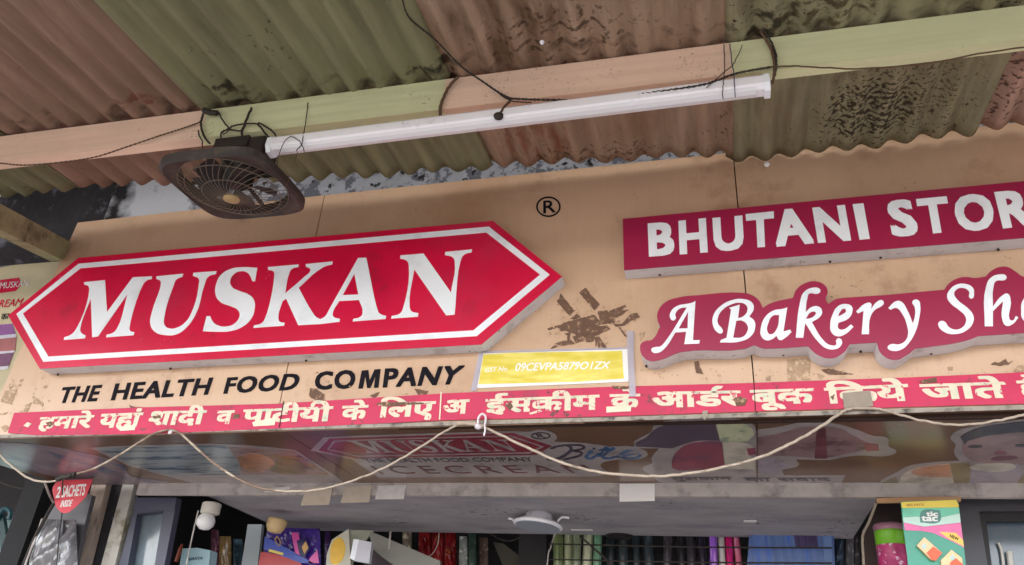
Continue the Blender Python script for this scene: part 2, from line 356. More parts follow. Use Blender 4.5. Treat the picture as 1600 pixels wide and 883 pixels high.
# rafter at the left
pa = aty(110, 378, 1.88); pb = aty(108, 403, 1.88); qa = aty(0, 318, 1.5); 
dr = (qa-pa); 
rf_top0, rf_top1 = pa, pa+dr*2.2
V = []
for p in (pa, pa+dr*2.2):
    V += [p, p+Vector((-.05, 0, 0)), p+Vector((-.05, 0, -.075)), p+Vector((0, 0, -.075))]
M_raft = mat('green_rafter', (150, 146, 108), .75, var=.2, vs=9, dirt=[((70, 62, 40), .5, .7, 10)])
single('roof_rafter', (V, [(0,1,2,3),(7,6,5,4),(0,4,5,1),(1,5,6,2),(2,6,7,3),(3,7,4,0)]), M_raft, 'stained green rafter running back at the left end of the signboard', 'rafter')

# ------------------------------------------------------------------ the fascia signboard
PF = Plane('y', YF); 
def x_of(u, v): return PF.to2(u, v)[0]
sb = thing('signboard', 'long beige shop signboard of three flat panels with dark seams under the awning', 'signboard', (-.5, YF, 2.25))
xs1 = -1.191; xs2 = .104
def fbot(x): return soff_z(x, YF)
def panel(x0, x1, zt0, zt1, x0b=None):
    x0b = x0 if x0b is None else x0b
    v = [(x0b, YF, fbot(x0b)), (x1, YF, fbot(x1)), (x1, YF, zt1), (x0, YF, zt0)]
    v += [(a, b+.02, c) for a, b, c in v]
    return v, [(0,1,2,3),(7,6,5,4),(0,4,5,1),(1,5,6,2),(2,6,7,3),(3,7,4,0)]
g = .0016
part('panel', panel(-2.15, xs1-g, 1.436+EYE, 1.4535+EYE, -2.20), M_board, sb)
part('panel', panel(xs1+g, xs2-g, 1.4535+EYE, 1.468+EYE), M_board, sb)
part('panel', panel(xs2+g, 2.6, 1.47+EYE, 1.49+EYE), M_board, sb)
part('backing', box((-2.14, YF+.021, 2.26), (2.6, YF+.033, 1.43+EYE)), M_seam, sb)
# bottom trim edge
V = []
for x in (-2.2, 2.6): V += [(x, YF-.004, fbot(x)-.004), (x, YF-.004, fbot(x)+.006), (x, YF-.0005, fbot(x)+.006), (x, YF-.0005, fbot(x)-.004)]
part('bottom_trim', (V, [(0,1,2,3),(7,6,5,4),(0,4,5,1),(1,5,6,2),(2,6,7,3),(3,7,4,0)]), M_edge, sb)
P1 = Plane('y', YF, .0008)
def words(name, items, m, parent, pl, **kw):
    for s, q in items: part(name, text_on(pl, s, q, **kw), m, parent)
words('lettering', [
    ('THE', [(90, 630.5), (151, 627), (161, 601.5), (99, 605.5)]),
    ('HEALTH', [(173.5, 626), (325, 617), (334, 590), (181, 599.5)]),
    ('FOOD', [(349, 616), (463, 609.5), (472, 583), (356, 590)]),
    ('CO', [(491, 610), (554, 607.5), (557, 577.5), (494, 581.5)]), ('PANY', [(598, 606), (714, 600.5), (727, 571), (602, 576)])], M_black, sb, P1, bold=.038, thick=.0012, spacing=1.1, shear=.0)
part('lettering', shape(P1, [[(400+a/4, 400+b/4) for a, b in [(662,718),(703,714),(711,780),(742,711),(780,708),(766,824),(738,825),(748,752),(716,826),(696,827),(684,754),(668,829),(640,830)]]], .0012), M_black, sb)
# registered mark
def circle(cx, cy, rx, ry, n=20, rot=0):
    return [(cx+rx*math.cos(2*math.pi*k/n), cy+ry*math.sin(2*math.pi*k/n), 1) for k in range(n)]
part('registered_mark', join(shape(P1, [circle(857, 323.5, 19, 16), circle(857, 323.5, 16.6, 13.6)], .001),
     text_on(P1, 'R', [(849, 334), (868.5, 332), (867, 312.5), (849, 314.5)], .012, thick=.001)), M_black, sb)

def Z(ox, oy, s, pts): return [(ox+p[0]/s, oy+p[1]/s, p[2] if len(p) > 2 else 0) for p in pts]
# tape residue
def jag(lp, a=.55, step=2.6):
    rnd = random.Random(int(lp[0][0]*7+lp[0][1]*13)); out = []
    if len(lp[0]) > 2 and lp[0][2]: lp = [(p[0], p[1]) for p in lp]
    for p, q in zip(lp, lp[1:]+lp[:1]):
        n = max(1, int(math.hypot(q[0]-p[0], q[1]-p[1])/step))
        for k in range(n):
            t = k/n; out.append((p[0]+(q[0]-p[0])*t+rnd.uniform(-a, a), p[1]+(q[1]-p[1])*t+rnd.uniform(-a, a)))
    return out
n_res = 0
def resid(polys, m=M_resid, name='tape_residue', th=.0006, pl=None):
    polys = [jag(lp) for lp in polys]
    global n_res; n_res += len(polys); 
    for i_, lp in enumerate(polys): part(name, shape(pl or P1, [lp], th+.00011*(i_+1)), m, sb)
zt = lambda pts: Z(840, 440, 7.356, pts)
resid([zt([(265,140),(425,335),(370,402),(218,225),(250,195)]), zt([(545,70),(715,265),(655,335),(475,130)]),
       zt([(115,540),(250,500),(500,425),(650,385),(700,440),(830,400),(900,440),(880,480),(760,490),(560,530),(460,545),(380,560),(270,575),(230,530),(120,565)]),
       zt([(400,640),(600,565),(800,500),(835,550),(600,660),(440,712)]), zt([(820,340),(1000,275),(1020,290),(960,335),(1050,325),(980,380),(900,420),(850,400)]),
       zt([(1010,440),(1060,380),(1140,355),(1180,410),(1060,460),(1000,510),(900,520),(860,490),(980,485)]),
       zt([(200,718),(260,695),(380,670),(435,715),(280,740)]), zt([(150,770),(190,738),(230,745),(170,775)]),
       zt([(655,640),(710,630),(800,770),(750,770),(720,700),(725,770),(700,770),(690,690),(670,750)]),
       zt([(380,430),(455,378),(500,410),(420,438)]), zt([(305,600),(380,590),(370,670),(340,675),(345,620)]),
       zt([(470,600),(720,530),(740,548),(480,625)]), zt([(930,530),(960,535),(1020,630),(1005,640)]),
       zt([(300,480),(480,430),(640,400),(700,470),(560,560),(420,600),(330,570)]), zt([(430,560),(640,500),(760,520),(600,600),(440,650)]), zt([(690,350),(790,330),(880,430),(820,480),(730,470)]), zt([(560,640),(660,610),(640,690),(560,700)])])
resid([zt([(1170,600),(1240,575),(1220,640),(1180,690)])], M_resid2)
z5 = lambda pts: Z(0, 560, 8.83, pts)
resid([z5([(70,450),(240,430),(160,640),(15,600)]), z5([(95,385),(150,350),(235,378),(140,400)]), z5([(330,735),(370,640),(430,620),(385,735)]),
       z5([(455,520),(540,570),(610,630),(590,665),(530,610),(470,610)]), z5([(0,765),(120,745),(80,775),(0,778)]), Z(0,620,6.957,[(20,330,1),(70,305,1),(100,340,1),(60,380,1),(25,370,1)])], M_resid2)
z4 = lambda pts: Z(1200, 400, 4, pts)
resid([z4([(120,650),(265,640),(262,775),(122,785)]), z4([(760,652),(860,640),(850,650),(770,660)])], M_resid2)
resid([z4([(330,712),(380,705),(535,740),(380,745)]), Z(440,600,6.154,[(280,40),(340,50),(415,105),(410,160),(330,160),(265,120)]), Z(440,600,6.154,[(1275,45),(1415,70),(1385,115),(1310,105)]),
       Z(440,600,6.154,[(850,110),(945,80),(900,140)]), Z(1400,560,8,[(1180,80),(1230,50),(1280,60),(1370,10),(1400,60),(1460,30),(1410,75),(1300,95)]),
       Z(800,400,4,[(1140,665),(1165,660),(1195,740),(1150,730)]), Z(0,620,6.957,[(1405,90),(1460,110),(1590,120),(1560,185),(1450,160)])])
resid([Z(1400,560,8,[(1460,160),(1520,90),(1600,80),(1600,170),(1500,180)]), Z(1400,560,8,[(640,110),(715,110),(700,150),(650,150)]), Z(1160,570,6.154,[(220,110),(270,105),(270,158),(225,155)]),
       Z(440,600,6.154,[(1150,65),(1215,90),(1205,105)]), Z(1160,570,6.154,[(720,80),(790,110),(760,140),(730,130)])], M_resid2)

# small flecks of old glue scattered over the lower part of the board
rf = random.Random(5); V, Fc = [], []
for k in range(620):
    c = rf.random()
    if c < .5: u, v = rf.gauss(912, 42), rf.gauss(508, 17)
    elif c < .7: u, v = rf.uniform(1000, 1600), rf.uniform(575, 600)
    elif c < .85: u, v = rf.uniform(0, 80), rf.uniform(590, 680)
    else: u, v = rf.uniform(60, 980), rf.uniform(600, 640)-rf.random()*10
    r = rf.uniform(.3, 1.5)*(2.0 if rf.random() < .08 else 1); n = len(V); q = rf.randint(4, 6)
    pts = [(u+math.cos(6.28*a/q+rf.random())*r*rf.uniform(.5, 1.6), v+math.sin(6.28*a/q)*r) for a in range(q)]
    for a in pts: w = P1.to2(*a); V.append(P1.w(w[0], w[1], .0003+.000002*k))
    Fc.append(tuple(range(n+q-1, n-1, -1)))
part('glue_flecks', (V, Fc), M_resid2, sb, kind='stuff')
# ------------------------------------------------------------------ red hexagonal light-box sign
def lightbox(name, label, outline, t, mface, loc):
    pl = Plane('y', YF-t); th = thing(name, label, 'sign', loc)
    part('side_return', shape(Plane('y', YF-t, -t+.0006), [outline], t-.0032) if False else side_solid(pl, outline, t), M_side, th)
    plf = Plane('y', YF-t, -.0025)
    part('face_panel', shape(plf, [outline], .0025), mface, th)
    return th, Plane('y', YF-t, .0002)
def side_solid(pl, outline, t):
    L = [(*pl.to2(p[0], p[1]), (p[2] if len(p) > 2 else 0)) for p in outline]
    v, f = curve_mesh([L], t-.004)
    return [(a, YF-.0008-h, b) for a, b, h in v], f
hex_out = [(12, 494), (76, 411.5), (128, 402.5), (771, 345), (884, 433), (752, 538.5), (62, 576.5)]
HEX = [(12.5, 493), (122, 403), (770, 345), (878, 432), (752, 538), (62, 576)]
TH = .052
hx, PH = lightbox('hexagonal_sign', 'large red six-sided raised sign with white border and slanted serif letters', HEX, TH, M_red, (-1.4, YF, 2.55))
ho = [(26, 491), (123, 412.5), (764, 354.5), (859, 429.5), (745, 525.5), (68, 565.5)]
hi_ = [(36, 490), (126, 419.5), (760, 363.5), (844, 429.5), (740, 516.5), (76, 557.5)]
part('border_line', shape(PH, [ho, hi_], .0012), M_white, hx)
z1 = lambda p: Z(90, 410, 6.79, p); z2 = lambda p: Z(290, 400, 6.79, p); z3 = lambda p: Z(450, 385, 6.79, p); zn = lambda p: Z(590, 380, 6.79, p)
L_M = [z1([(283,212),(505,190),(527,530),(800,160),(1003,150),(1001,178),(950,192,1),(912,230,1),(765,690,1),(772,728,1),(817,742),(808,775),(517,797),(525,768),(588,750,1),(632,705,1),(745,335),(430,787),(370,796),(355,380),(245,690,1),(247,738,1),(300,780),(290,808),(68,825),(75,797),(150,765,1),(205,700,1),(338,300,1),(328,255,1),(285,236)])]
L_U = [z1([(1050,150),(1335,122),(1326,153),(1260,185,1),(1235,240,1),(1133,590,1),(1135,660,1),(1190,703,1),(1280,690,1)])+z2([(0,705,1),(62,610,1),(143,300,1),(142,245,1),(80,212),(85,180),(330,162),(322,192),(240,224,1),(205,300,1),(108,620,1),(0,770,1)])+z1([(1270,762,1),(1140,773,1),(1030,735,1),(985,650,1),(1000,540,1),(1098,230,1),(1088,195,1),(1050,178)])]
L_S = [z2([(185,800),(225,640),(262,640),(292,700,1),(350,740,1),(430,750,1),(520,720,1),(575,640,1),(555,575,1),(480,535,1),(370,490,1),(320,410,1),(330,290,1),(380,200,1),(480,140,1),(600,122,1),(762,128),(738,270),(710,270),(685,212,1),(650,175,1),(590,163,1),(520,188,1),(475,260,1),(495,330,1),(570,372,1),(660,405,1),(725,465,1),(735,560,1),(695,670,1),(600,755,1),(470,800,1),(350,806,1)])]
L_K = [z2([(875,120),(1200,92),(1198,118),(1125,142,1),(1100,190,1),(1058,400)])+z3([(170,330,1),(238,262,1),(232,238,1),(192,218),(190,190),(475,162),(470,192),(370,225,1),(115,440),(260,700,1),(300,750,1),(345,775),(345,826),(110,838)])+z2([(1068,455),(1030,480),(985,660,1),(1000,697,1),(1053,712),(1045,742),(720,765),(730,738),(800,720,1),(838,680,1),(943,210,1),(935,168,1),(878,148)])]
L_A = [z3([(745,125),(832,122),(950,670,1),(972,712,1),(1043,742),(1035,772),(688,798),(695,772),(772,748,1),(792,712,1),(755,570),(545,582),(475,715,1),(490,752,1),(552,770),(548,802),(344,826),(344,775),(395,745,1),(440,670)]), z3([(705,292),(748,512),(580,520)])]
L_N = [zn([(245,132),(488,112),(780,525),(820,205,1),(798,152,1),(715,128),(720,95),(1003,68),(998,98),(915,127,1),(880,195,1),(818,760),(728,768),(390,280),(340,660,1),(360,722,1),(435,745),(428,782),(145,802),(152,775),(240,747,1),(275,680,1),(332,245,1),(310,188,1),(240,165)])]
GL = [L_M, L_U, L_S, L_K, L_A, L_N]
for l in GL: part('letter', shape(PH, l, .0012), M_white, hx)
def screw(pl_y, u, v, parent, r=.0035):
    p = aty(u, v, pl_y); part('screw', lathe([(r, -.004), (r, .0), (r*.5, .002)], p, (0, -.3, -1), 8), M_wireb, parent)
for u, v in [(266, 578), (478, 565), (734, 549), (90, 587)]: screw(YF-.012, u, v-1, hx)

# ------------------------------------------------------------------ maroon store-name sign
ST = [(973, 342), (1600, 283), (1760, 267.5), (1760, 357), (1600, 371.5), (975, 422)]
st, PS = lightbox('store_name_sign', 'long dark crimson raised sign with bold white capital letters at the upper right', ST, TH, M_maroon, (.4, YF, 3.35))
def wl(u0, b0, t0, u1, b1, t1, k0=0, k1=0): return [(u0, b0), (u1, b1), (u1-k1, t1), (u0-k0, t0)]
for s, q in [('B', [(1014, 401.5), (1054, 398.5), (1053, 346.5), (1012, 349.5)]), ('H', [(1062, 398), (1106, 394.5), (1103, 341), (1060, 345.5)]),
             ('U', [(1116, 394), (1163, 390.5), (1160, 337), (1113, 341)]), ('T', [(1168, 388), (1211, 385), (1209, 330.5), (1165, 335)]),
             ('A', [(1213, 386), (1272, 380.5), (1262, 324.5), (1203, 329)]), ('N', [(1278, 380), (1330, 376), (1320, 320.5), (1269, 325)]),
             ('I', [(1343, 375), (1359, 373.5), (1349, 318), (1332, 319.5)]),
             ('S', [(1394, 371), (1437, 368), (1424, 311), (1384, 314)]), ('T', [(1440, 367), (1489, 362), (1479, 307), (1431, 311.5)]),
             ('O', [(1497, 363), (1556, 359), (1548, 301.5), (1487, 306)]), ('R', [(1567, 357.5), (1616, 352), (1606, 296), (1553, 300.5)]), ('E', [(1626, 351), (1668, 347), (1655, 291), (1615, 295)])]:
    part('letter', text_on(PS, s, q, .045, thick=.0012), M_white, st)
for u, v in [(1031, 431), (1297, 410.5), (1376, 404), (1560, 392)]: screw(YF-.012, u, v-1, st)

# ------------------------------------------------------------------ script-lettered bakery sign
z5b = lambda p: Z(1000, 450, 6.79, p); z6 = lambda p: Z(1180, 430, 6.79, p); z7 = lambda p: Z(1320, 430, 6.79, p); z8 = lambda p: Z(1440, 410, 6.79, p)
BK = z5b([(0,640,1),(12,590,1),(60,562,1),(125,550,1),(215,410),(187,345,1),(190,250,1),(270,150,1),(420,98,1),(620,76,1),(1060,50,1),(1180,72,1),(1260,130,1),(1302,213)]) \
   + z6([(160,300,1),(400,240),(440,150,1),(530,85,1),(640,65,1),(730,100,1),(770,170,1),(750,260,1),(778,305),(850,258,1),(935,240),(1358,212)]) \
   + z8([(240,290),(290,225,1),(380,170,1),(480,155,1),(560,165,1),(680,150),(740,90,1),(850,45,1),(920,52,1),(1000,100,1),(1075,150,1),(1300,160,1),(1500,230,1),(1600,380,1),(1560,620,1),(1400,730,1),(1075,748),(600,780),(530,810,1),(380,850,1),(272,870)]) \
   + z4([(920,578),(880,610,1),(790,648,1),(710,610,1),(680,540),(512,550),(470,605,1),(390,638,1),(310,615,1),(250,563)]) + z5b([(1400,640,1),(1300,637,1),(1213,605),(1100,645,1),(430,680,1),(200,765,1),(100,770,1),(25,715,1)])
bk, PB = lightbox('bakery_sign', 'wavy-edged crimson raised sign with white calligraphic letters at the lower right', BK, .057, M_maroon, (.6, YF, 2.85))
LB = [[z5b([(588,140),(562,557),(635,556),(628,592),(468,597),(475,572),(490,465),(375,475),(250,655,1),(190,690,1),(130,680,1),(125,645,1),(160,630,1),(215,622,1),(262,578,1),(498,207),(420,222,1),(375,280,1),(380,325,1),(350,347,1),(320,320,1),(325,260,1),(390,195,1),(500,170,1),(550,160,1)]), z5b([(510,255),(505,430),(410,432)])],
      [z5b([(880,460,1),(860,485,1),(820,470,1),(775,400,1),(780,290,1),(860,190,1),(980,130,1),(1090,120,1),(1180,150,1),(1208,215,1),(1160,305),(1212,350,1),(1222,420,1),(1180,510,1),(1060,570,1),(848,580),(858,555),(918,530),(966,232),(945,212),(1058,180),(1040,325),(1100,300,1),(1140,235,1),(1120,178,1),(1050,158,1),(960,180,1),(880,230,1),(828,310,1),(828,380,1),(868,430,1)]), z5b([(1022,350),(1080,348,1),(1140,400,1),(1130,480,1),(1080,525,1),(988,530)])],
      [z6([(340,345),(300,600),(370,580),(385,605),(320,665,1),(260,690,1),(225,645),(180,680,1),(120,693,1),(65,650,1),(60,560,1),(110,440,1),(200,375,1),(290,360,1)]), z6([(255,425),(225,580,1),(160,630,1),(130,600,1),(140,510,1),(190,430,1)])],
      [z6([(430,665),(475,290,1),(515,185,1),(600,137,1),(680,145,1),(690,180,1),(655,200,1),(575,197,1),(555,240,1),(535,395),(600,340,1),(670,335,1),(710,385,1),(690,440,1),(600,500),(740,710,1),(800,745,1),(858,740,1),(858,695,1),(885,672,1),(920,700,1),(905,755,1),(850,787,1),(760,780,1),(670,710,1),(530,510),(510,665)]), z6([(535,465),(600,390,1),(640,395,1),(630,430,1),(580,460,1)])],
      [z6([(1015,525),(1042,550),(950,630,1),(870,650,1),(810,610,1),(795,530,1),(820,420,1),(880,330,1),(950,308,1),(1020,330,1),(1030,390,1),(990,460,1),(880,510),(885,570,1),(930,580,1)]), z6([(880,440),(900,390,1),(945,358,1),(962,385,1),(930,415,1)])],
      [z7([(120,385),(240,295,1),(275,300,1),(278,360),(340,285,1),(395,268,1),(413,300,1),(390,330,1),(320,370,1),(270,450,1),(255,628),(178,628),(198,380),(140,408)])],
      [z7([(460,350),(555,275,1),(600,285,1),(660,370,1),(722,515),(745,420,1),(740,340,1),(715,290,1),(740,262,1),(780,270,1),(800,330,1),(790,450,1),(750,600,1),(680,720,1),(600,790,1),(510,805,1),(455,775,1),(480,738,1),(580,735,1),(640,700,1),(670,630,1),(665,560,1),(600,400,1),(545,350,1),(485,370)])],
      [z8([(175,660,1),(200,625,1),(240,630,1),(290,690,1),(350,715,1),(420,700,1),(470,630,1),(460,570,1),(400,510,1),(310,440,1),(270,370,1),(300,290,1),(380,235,1),(480,235,1),(540,270,1),(555,330,1),(535,385,1),(510,380,1),(500,305,1),(430,272,1),(370,290,1),(345,340,1),(380,400,1),(490,490,1),(545,560,1),(545,640,1),(480,720,1),(370,762,1),(250,745,1)])],
      [z8([(668,680),(685,250,1),(740,160,1),(830,130,1),(890,140,1),(890,185,1),(790,200,1),(762,260,1),(755,470),(860,350,1),(910,335,1),(940,380,1),(930,600,1),(955,620,1),(1000,570),(1025,590),(960,660,1),(900,675,1),(858,620,1),(862,415),(755,520),(755,680)])],
      [z8([(1055,520,1),(1075,400,1),(1160,330,1),(1250,400,1),(1250,560,1),(1150,650,1),(1075,610,1)]), z8([(1110,500,1),(1150,390,1),(1195,430,1),(1190,540,1),(1140,600,1)])]]
for l in LB: part('letter', shape(PB, l, .0012), M_white, bk)
for u, v in [(1224, 556), (1455, 554), (1345, 551), (1010, 574)]: screw(YF-.012, u, v-1, bk)

# ------------------------------------------------------------------ pink banner with Hindi lettering
BAN = [(24, 646), (221, 637.5), (430, 632), (700, 615.5), (940, 606), (1160, 600), (1420, 591), (1600, 583), (1760, 576), (1760, 624), (1600, 632), (1420, 637), (1180, 644), (940, 652), (700, 657.5), (440, 670), (230, 679), (60, 681), (14, 677)]
bn = thing('hindi_banner', 'torn bright pink sticker strip with cream Hindi lettering along the bottom of the signboard', 'banner', (-.6, YF, 2.26))
PN0 = Plane('y', YF, .0044)
part('strip', shape(Plane('y', YF, .0042), [BAN], .0010), M_pink, bn)
PN = Plane('y', YF, .0054)
HW = [('हमारे', 59, 144, 654, 650.5, 671, 668.5), ('यहां', 154, 220, 649, 646.5, 669, 667.5), ('शादी', 232, 320, 645, 643, 665, 663), ('व', 337, 364, 644, 643, 663, 662.5),
      ('पाटीयो', 378, 519, 642, 637, 660.5, 658.5), ('के', 533, 574, 636.5, 635, 656.5, 655.5), ('\u093fलए', 590, 680, 632, 629, 653, 650), ('अ', 692, 733, 628, 626, 648, 646.5),
      ('ईसकीम', 758, 937, 626, 619, 645.5, 640.5), ('के', 953, 1001, 618.5, 617.5, 639, 638), ('आडर', 1020, 1159, 615, 612.5, 638, 634), ('बूक', 1173, 1274, 612, 609, 633, 630.5), ('\u093fकये', 1290, 1422, 608.5, 602.5, 631.5, 626.5), ('जाते', 1440, 1575, 603, 599, 625, 622), ('है', 1592, 1640, 597.5, 596, 619, 617)]
for s, x0, x1, t0, t1, b0, b1 in HW:
    v, f = text2d(s, .040)
    ys = [q[1] for q in v]; 
    kx = [(960-x)/2400.0 for x in (x0, x1)]
    hgt = b0-t0
    part('lettering', map_quad(PN, v, f, [(x0, b0), (x1, b1), (x1+kx[1]*hgt, t1), (x0+kx[0]*hgt, t0)], .0009,
         (min(q[0] for q in v), max(q[0] for q in v), 0.0, .62)), M_cream, bn)
# reph hooks, halant stroke and dot
for lp in ([(487, 636, 1), (492, 628, 1), (502, 626.5), (500, 630, 1), (494, 633, 1), (493, 638)], [(1112, 614, 1), (1115, 606, 1), (1130, 604.5), (1127, 608.5, 1), (1120, 611, 1), (1120, 615)]):
    part('lettering', shape(PN, [lp], .0009), M_cream, bn)
part('lettering', shape(PN, [[(827, 647), (845, 641), (848, 644), (830, 649)]], .0009), M_cream, bn)
part('lettering', shape(PN, [[(39, 666), (45, 660.5), (51.5, 663), (46, 669)]], .0009), M_cream, bn)
PN2 = Plane('y', YF, .0064)
for lp in ([(190, 668), (214, 664.5), (213, 673), (190, 674.5)], [(396, 661), (433, 653), (431, 665.5), (398, 667.5)], [(948, 637), (987, 635), (986, 644), (948, 646)]):
    part('paint_patch', shape(PN2, [lp], .0005), M_creamp, bn)
for lp in ([(367, 649), (376, 648), (375, 655), (366, 656)], [(588, 633), (600, 629.5), (660, 630), (672, 632), (640, 634), (604, 637)], [(790, 634, 1), (798, 629, 1), (803, 637, 1), (797, 643, 1)], [(1146, 624, 1), (1156, 621, 1), (1167, 625, 1), (1164, 635, 1), (1150, 636, 1)],
           [(957, 604), (990, 606), (976, 610), (958, 609)], [(1434, 597), (1462, 591), (1463, 599), (1442, 601)], [(1297, 622), (1304, 617), (1301, 628)], [(74, 663), (82, 659), (86, 664), (80, 669)], [(240, 652), (252, 650), (254, 654), (244, 656)]):
    part('torn_patch', shape(PN2, [jag(lp, .5, 2)], .0004), M_resid, bn)
part('printed_seam', shape(PN2, [[(444.5, 628), (446, 628), (438.8, 669), (437.2, 669)]], .0003), M_seam, bn)
part('printed_seam', shape(PN2, [[(1177.4, 600), (1178.6, 600), (1181, 643.5), (1179.6, 643.5)]], .0003), M_seam, bn)
part('sticker_joint', shape(PN2, [[(689.5, 614), (691.5, 614), (689, 657), (687, 657)]], .0003), M_creamp, bn)
gt = single('tape_piece', shape(Plane('y', YF, .0070), [[(1316, 616), (1359, 612), (1364, 636), (1344, 640), (1318, 639)]], .0008), M_tape2, 'square of grey cloth tape over the pink strip, where the pale cable is pinned', 'tape')
single('tape_piece', shape(Plane('y', YF, .0070), [[(1098, 644), (1106, 643), (1106, 652), (1101, 658), (1096, 652)]], .0008), M_tape2, 'small grey tape tab on the signboard edge left of the right seam', 'tape')

# ------------------------------------------------------------------ yellow taped label
yl = thing('yellow_label', 'yellow paper label with faded white number, taped below the big red sign', 'label', (-.36, YF, 2.33))
PY = Plane('y', YF, .0012)
part('paper', shape(PY, [[(750, 553), (982, 546), (982, 597), (745, 607)]], .0012), M_paper, yl)
part('yellow_panel', shape(Plane('y', YF, .0024), [[(756, 555, ), (800, 552), (972, 549), (975, 592), (904, 597), (748, 601)]], .0006), M_yel, yl)
PY2 = Plane('y', YF, .0031)
part('lettering', text_on(PY2, 'GST No.', [(757, 583), (794, 580), (796, 573), (760, 575.5)], .01, thick=.0004), M_paper, yl)
part('lettering', text_on(PY2, '09CEVPA58790 1ZX'.replace('0 1', 'O1'), [(804, 581), (951, 577), (955, 565), (808, 568)], .02, thick=.0004), M_paper, yl)
PT = Plane('y', YF, .0036)
part('clear_tape', shape(PT, [[(749, 552), (756, 552), (745, 611), (736, 612)]], .0005), M_tape, yl)
part('clear_tape', shape(Plane('y', YF, .0068), [[(980, 519), (991, 519), (991, 560), (994, 621), (984, 621), (981, 560)]], .0005), M_tape, yl)
part('clear_tape', shape(PT, [[(757, 549.5), (980, 543.5), (980, 546.5), (757, 552.5)]], .0005), M_tape, yl)

# ------------------------------------------------------------------ glossy printed soffit
sf = thing('soffit_board', 'glossy brown board with printed ice cream advertisements under the signboard', 'board', (-.5, 2.2, 2.25))
X0 = -2.44; X1 = 2.6; xm = aty(1183, 640, YF).x; xl = aty(437, 672, YF).x
def sofq(x0, x1):
    v = []; n = 6
    for j in range(2):
        for i in range(n+1):
            x = x0+(x1-x0)*i/n; y = [YF+.001, YL-.021][j]; v.append((x, y, soff_z(x, y)))
    f = [(i, i+1, i+n+2, i+n+1) for i in range(n)]
    m0 = len(v); v += [(a, b, c+.012) for a, b, c in v]; f += [(q[3]+m0, q[2]+m0, q[1]+m0, q[0]+m0) for q in f]
    per = list(range(n+1))+list(range(2*n+1, n, -1))
    f += [(per[i], per[i]+m0, per[(i+1) % len(per)]+m0, per[(i+1) % len(per)]) for i in range(len(per))]
    return v, f
for a, b in ((X0, xl-.0012), (xl+.0012, xm-.0012), (xm+.0012, X1)): part('panel', sofq(a, b), M_soff, sf)
def pm(name, rgb, **k):
    rgb = tuple(min(235, int((q*.78+.22*c)*1.16)) for q, c in zip(rgb, (120, 100, 92)))
    if 'dirt' not in k: k['dirt'] = [(tuple(int(q*.72) for q in rgb), .46, .7, 11), (tuple(min(235, int(q*.8+40)) for q in rgb), .56, .72, 8)]
    k.setdefault('coat', .35); k.setdefault('var', .15); k.setdefault('vs', 12); return mat(name, rgb, .3, **k)
M_p_sil = pm('print_silver', (140, 135, 136), dirt=[((120, 112, 116), .5, .7, 8)])
M_p_red = pm('print_red', (120, 22, 40))
M_p_mau = pm('print_mauve', (126, 108, 118), stretch=(3, 1, 1), dirt=[((84, 92, 118), .5, .6, 6), ((150, 148, 150), .56, .7, 5)])
M_p_food = pm('print_food', (136, 112, 112), stretch=(1, 2, 1), dirt=[((150, 110, 60), .52, .6, 9), ((88, 70, 92), .58, .66, 12)])
M_p_teal = pm('print_teal', (128, 142, 148), stretch=(1, 7, 1), dirt=[((40, 72, 98), .5, .58, 3.2), ((160, 162, 160), .58, .66, 4)])
M_p_nav = pm('print_navy', (46, 42, 62)); M_p_blue = pm('print_blue', (40, 84, 134)); M_p_dk = pm('print_darkpurple', (62, 50, 66), dirt=[((92, 78, 96), .5, .65, 9)])
M_p_cri = pm('print_crimson', (128, 54, 72), dirt=[((110, 72, 96), .5, .65, 10)]); M_p_pal = pm('print_pale_green', (176, 184, 148), dirt=[((140, 156, 132), .5, .6, 12)])
M_p_crm = pm('print_cream', (190, 186, 170)); M_p_bar = pm('print_pinkbrown', (122, 96, 98), dirt=[((98, 70, 76), .5, .65, 12)]); M_p_mar = pm('print_maroon', (92, 34, 44))
M_p_skin = pm('print_skin', (134, 106, 106)); M_p_blk = pm('print_black', (40, 36, 44)); M_p_or = pm('print_orange', (186, 128, 96)); M_p_olv = pm('print_olive', (122, 110, 66)); M_p_lil = pm('print_lilac', (146, 136, 150))
def pr(lv, loops, m, name='printed_shape'): part(name, shape(Plane('s', off=.0006*lv), loops if isinstance(loops[0], list) else [loops], .0005), m, sf)
pr(1, [(-40,690),(42,693,1),(70,696,1),(122,705,1),(173,718,1),(194,728,1),(203,742,1),(217,747),(262,752),(262,757),(130,757),(100,748,1),(70,741,1),(35,732,1),(14,721,1),(-20,706)], M_p_mau)
pr(1, [(140,699),(180,697),(300,693.5,1),(360,694,1),(461,702.5),(523,742),(538,755),(330,757),(300,754),(262,744),(200,727)], M_p_sil)
pr(2, [(150,700),(300,695.5),(352,696),(372,720),(376,741),(268,743),(205,725)], M_p_teal); pr(2, [(354,696),(459,704),(514,741),(378,741),(374,720)], M_p_food)
pr(3, [(380,712,1),(402,708,1),(424,716,1),(420,732,1),(396,736,1),(380,726,1)], M_p_or); pr(3, [(430,722,1),(450,715,1),(476,728,1),(470,739,1),(436,739,1)], M_p_olv)
pr(1, [(485,703.5),(505.5,683),(600,679),(720,675.5),(804,673.5),(828,674,1),(840,671,1),(860,674,1),(870,682,1),(866,690),(910,692,1),(954,697,1),(990,698,1),(1012,709,1),(1000,716,1),(950,720,1),(938,726,1),(948,740,1),(930,744),(591,745.5),(549,717)], M_p_sil)
pr(2, [(498,703),(515,684.5),(720,678),(802,676),(862,696),(838,710),(555,716)], M_p_red)
pr(3, [[(511,701.5),(521,688),(600,684.5),(798,679.5),(850,697),(828,707.5),(560,712.5)], [(514,701),(524,689),(600,686),(797,681),(845,697),(827,706),(560,711)]], M_p_sil)
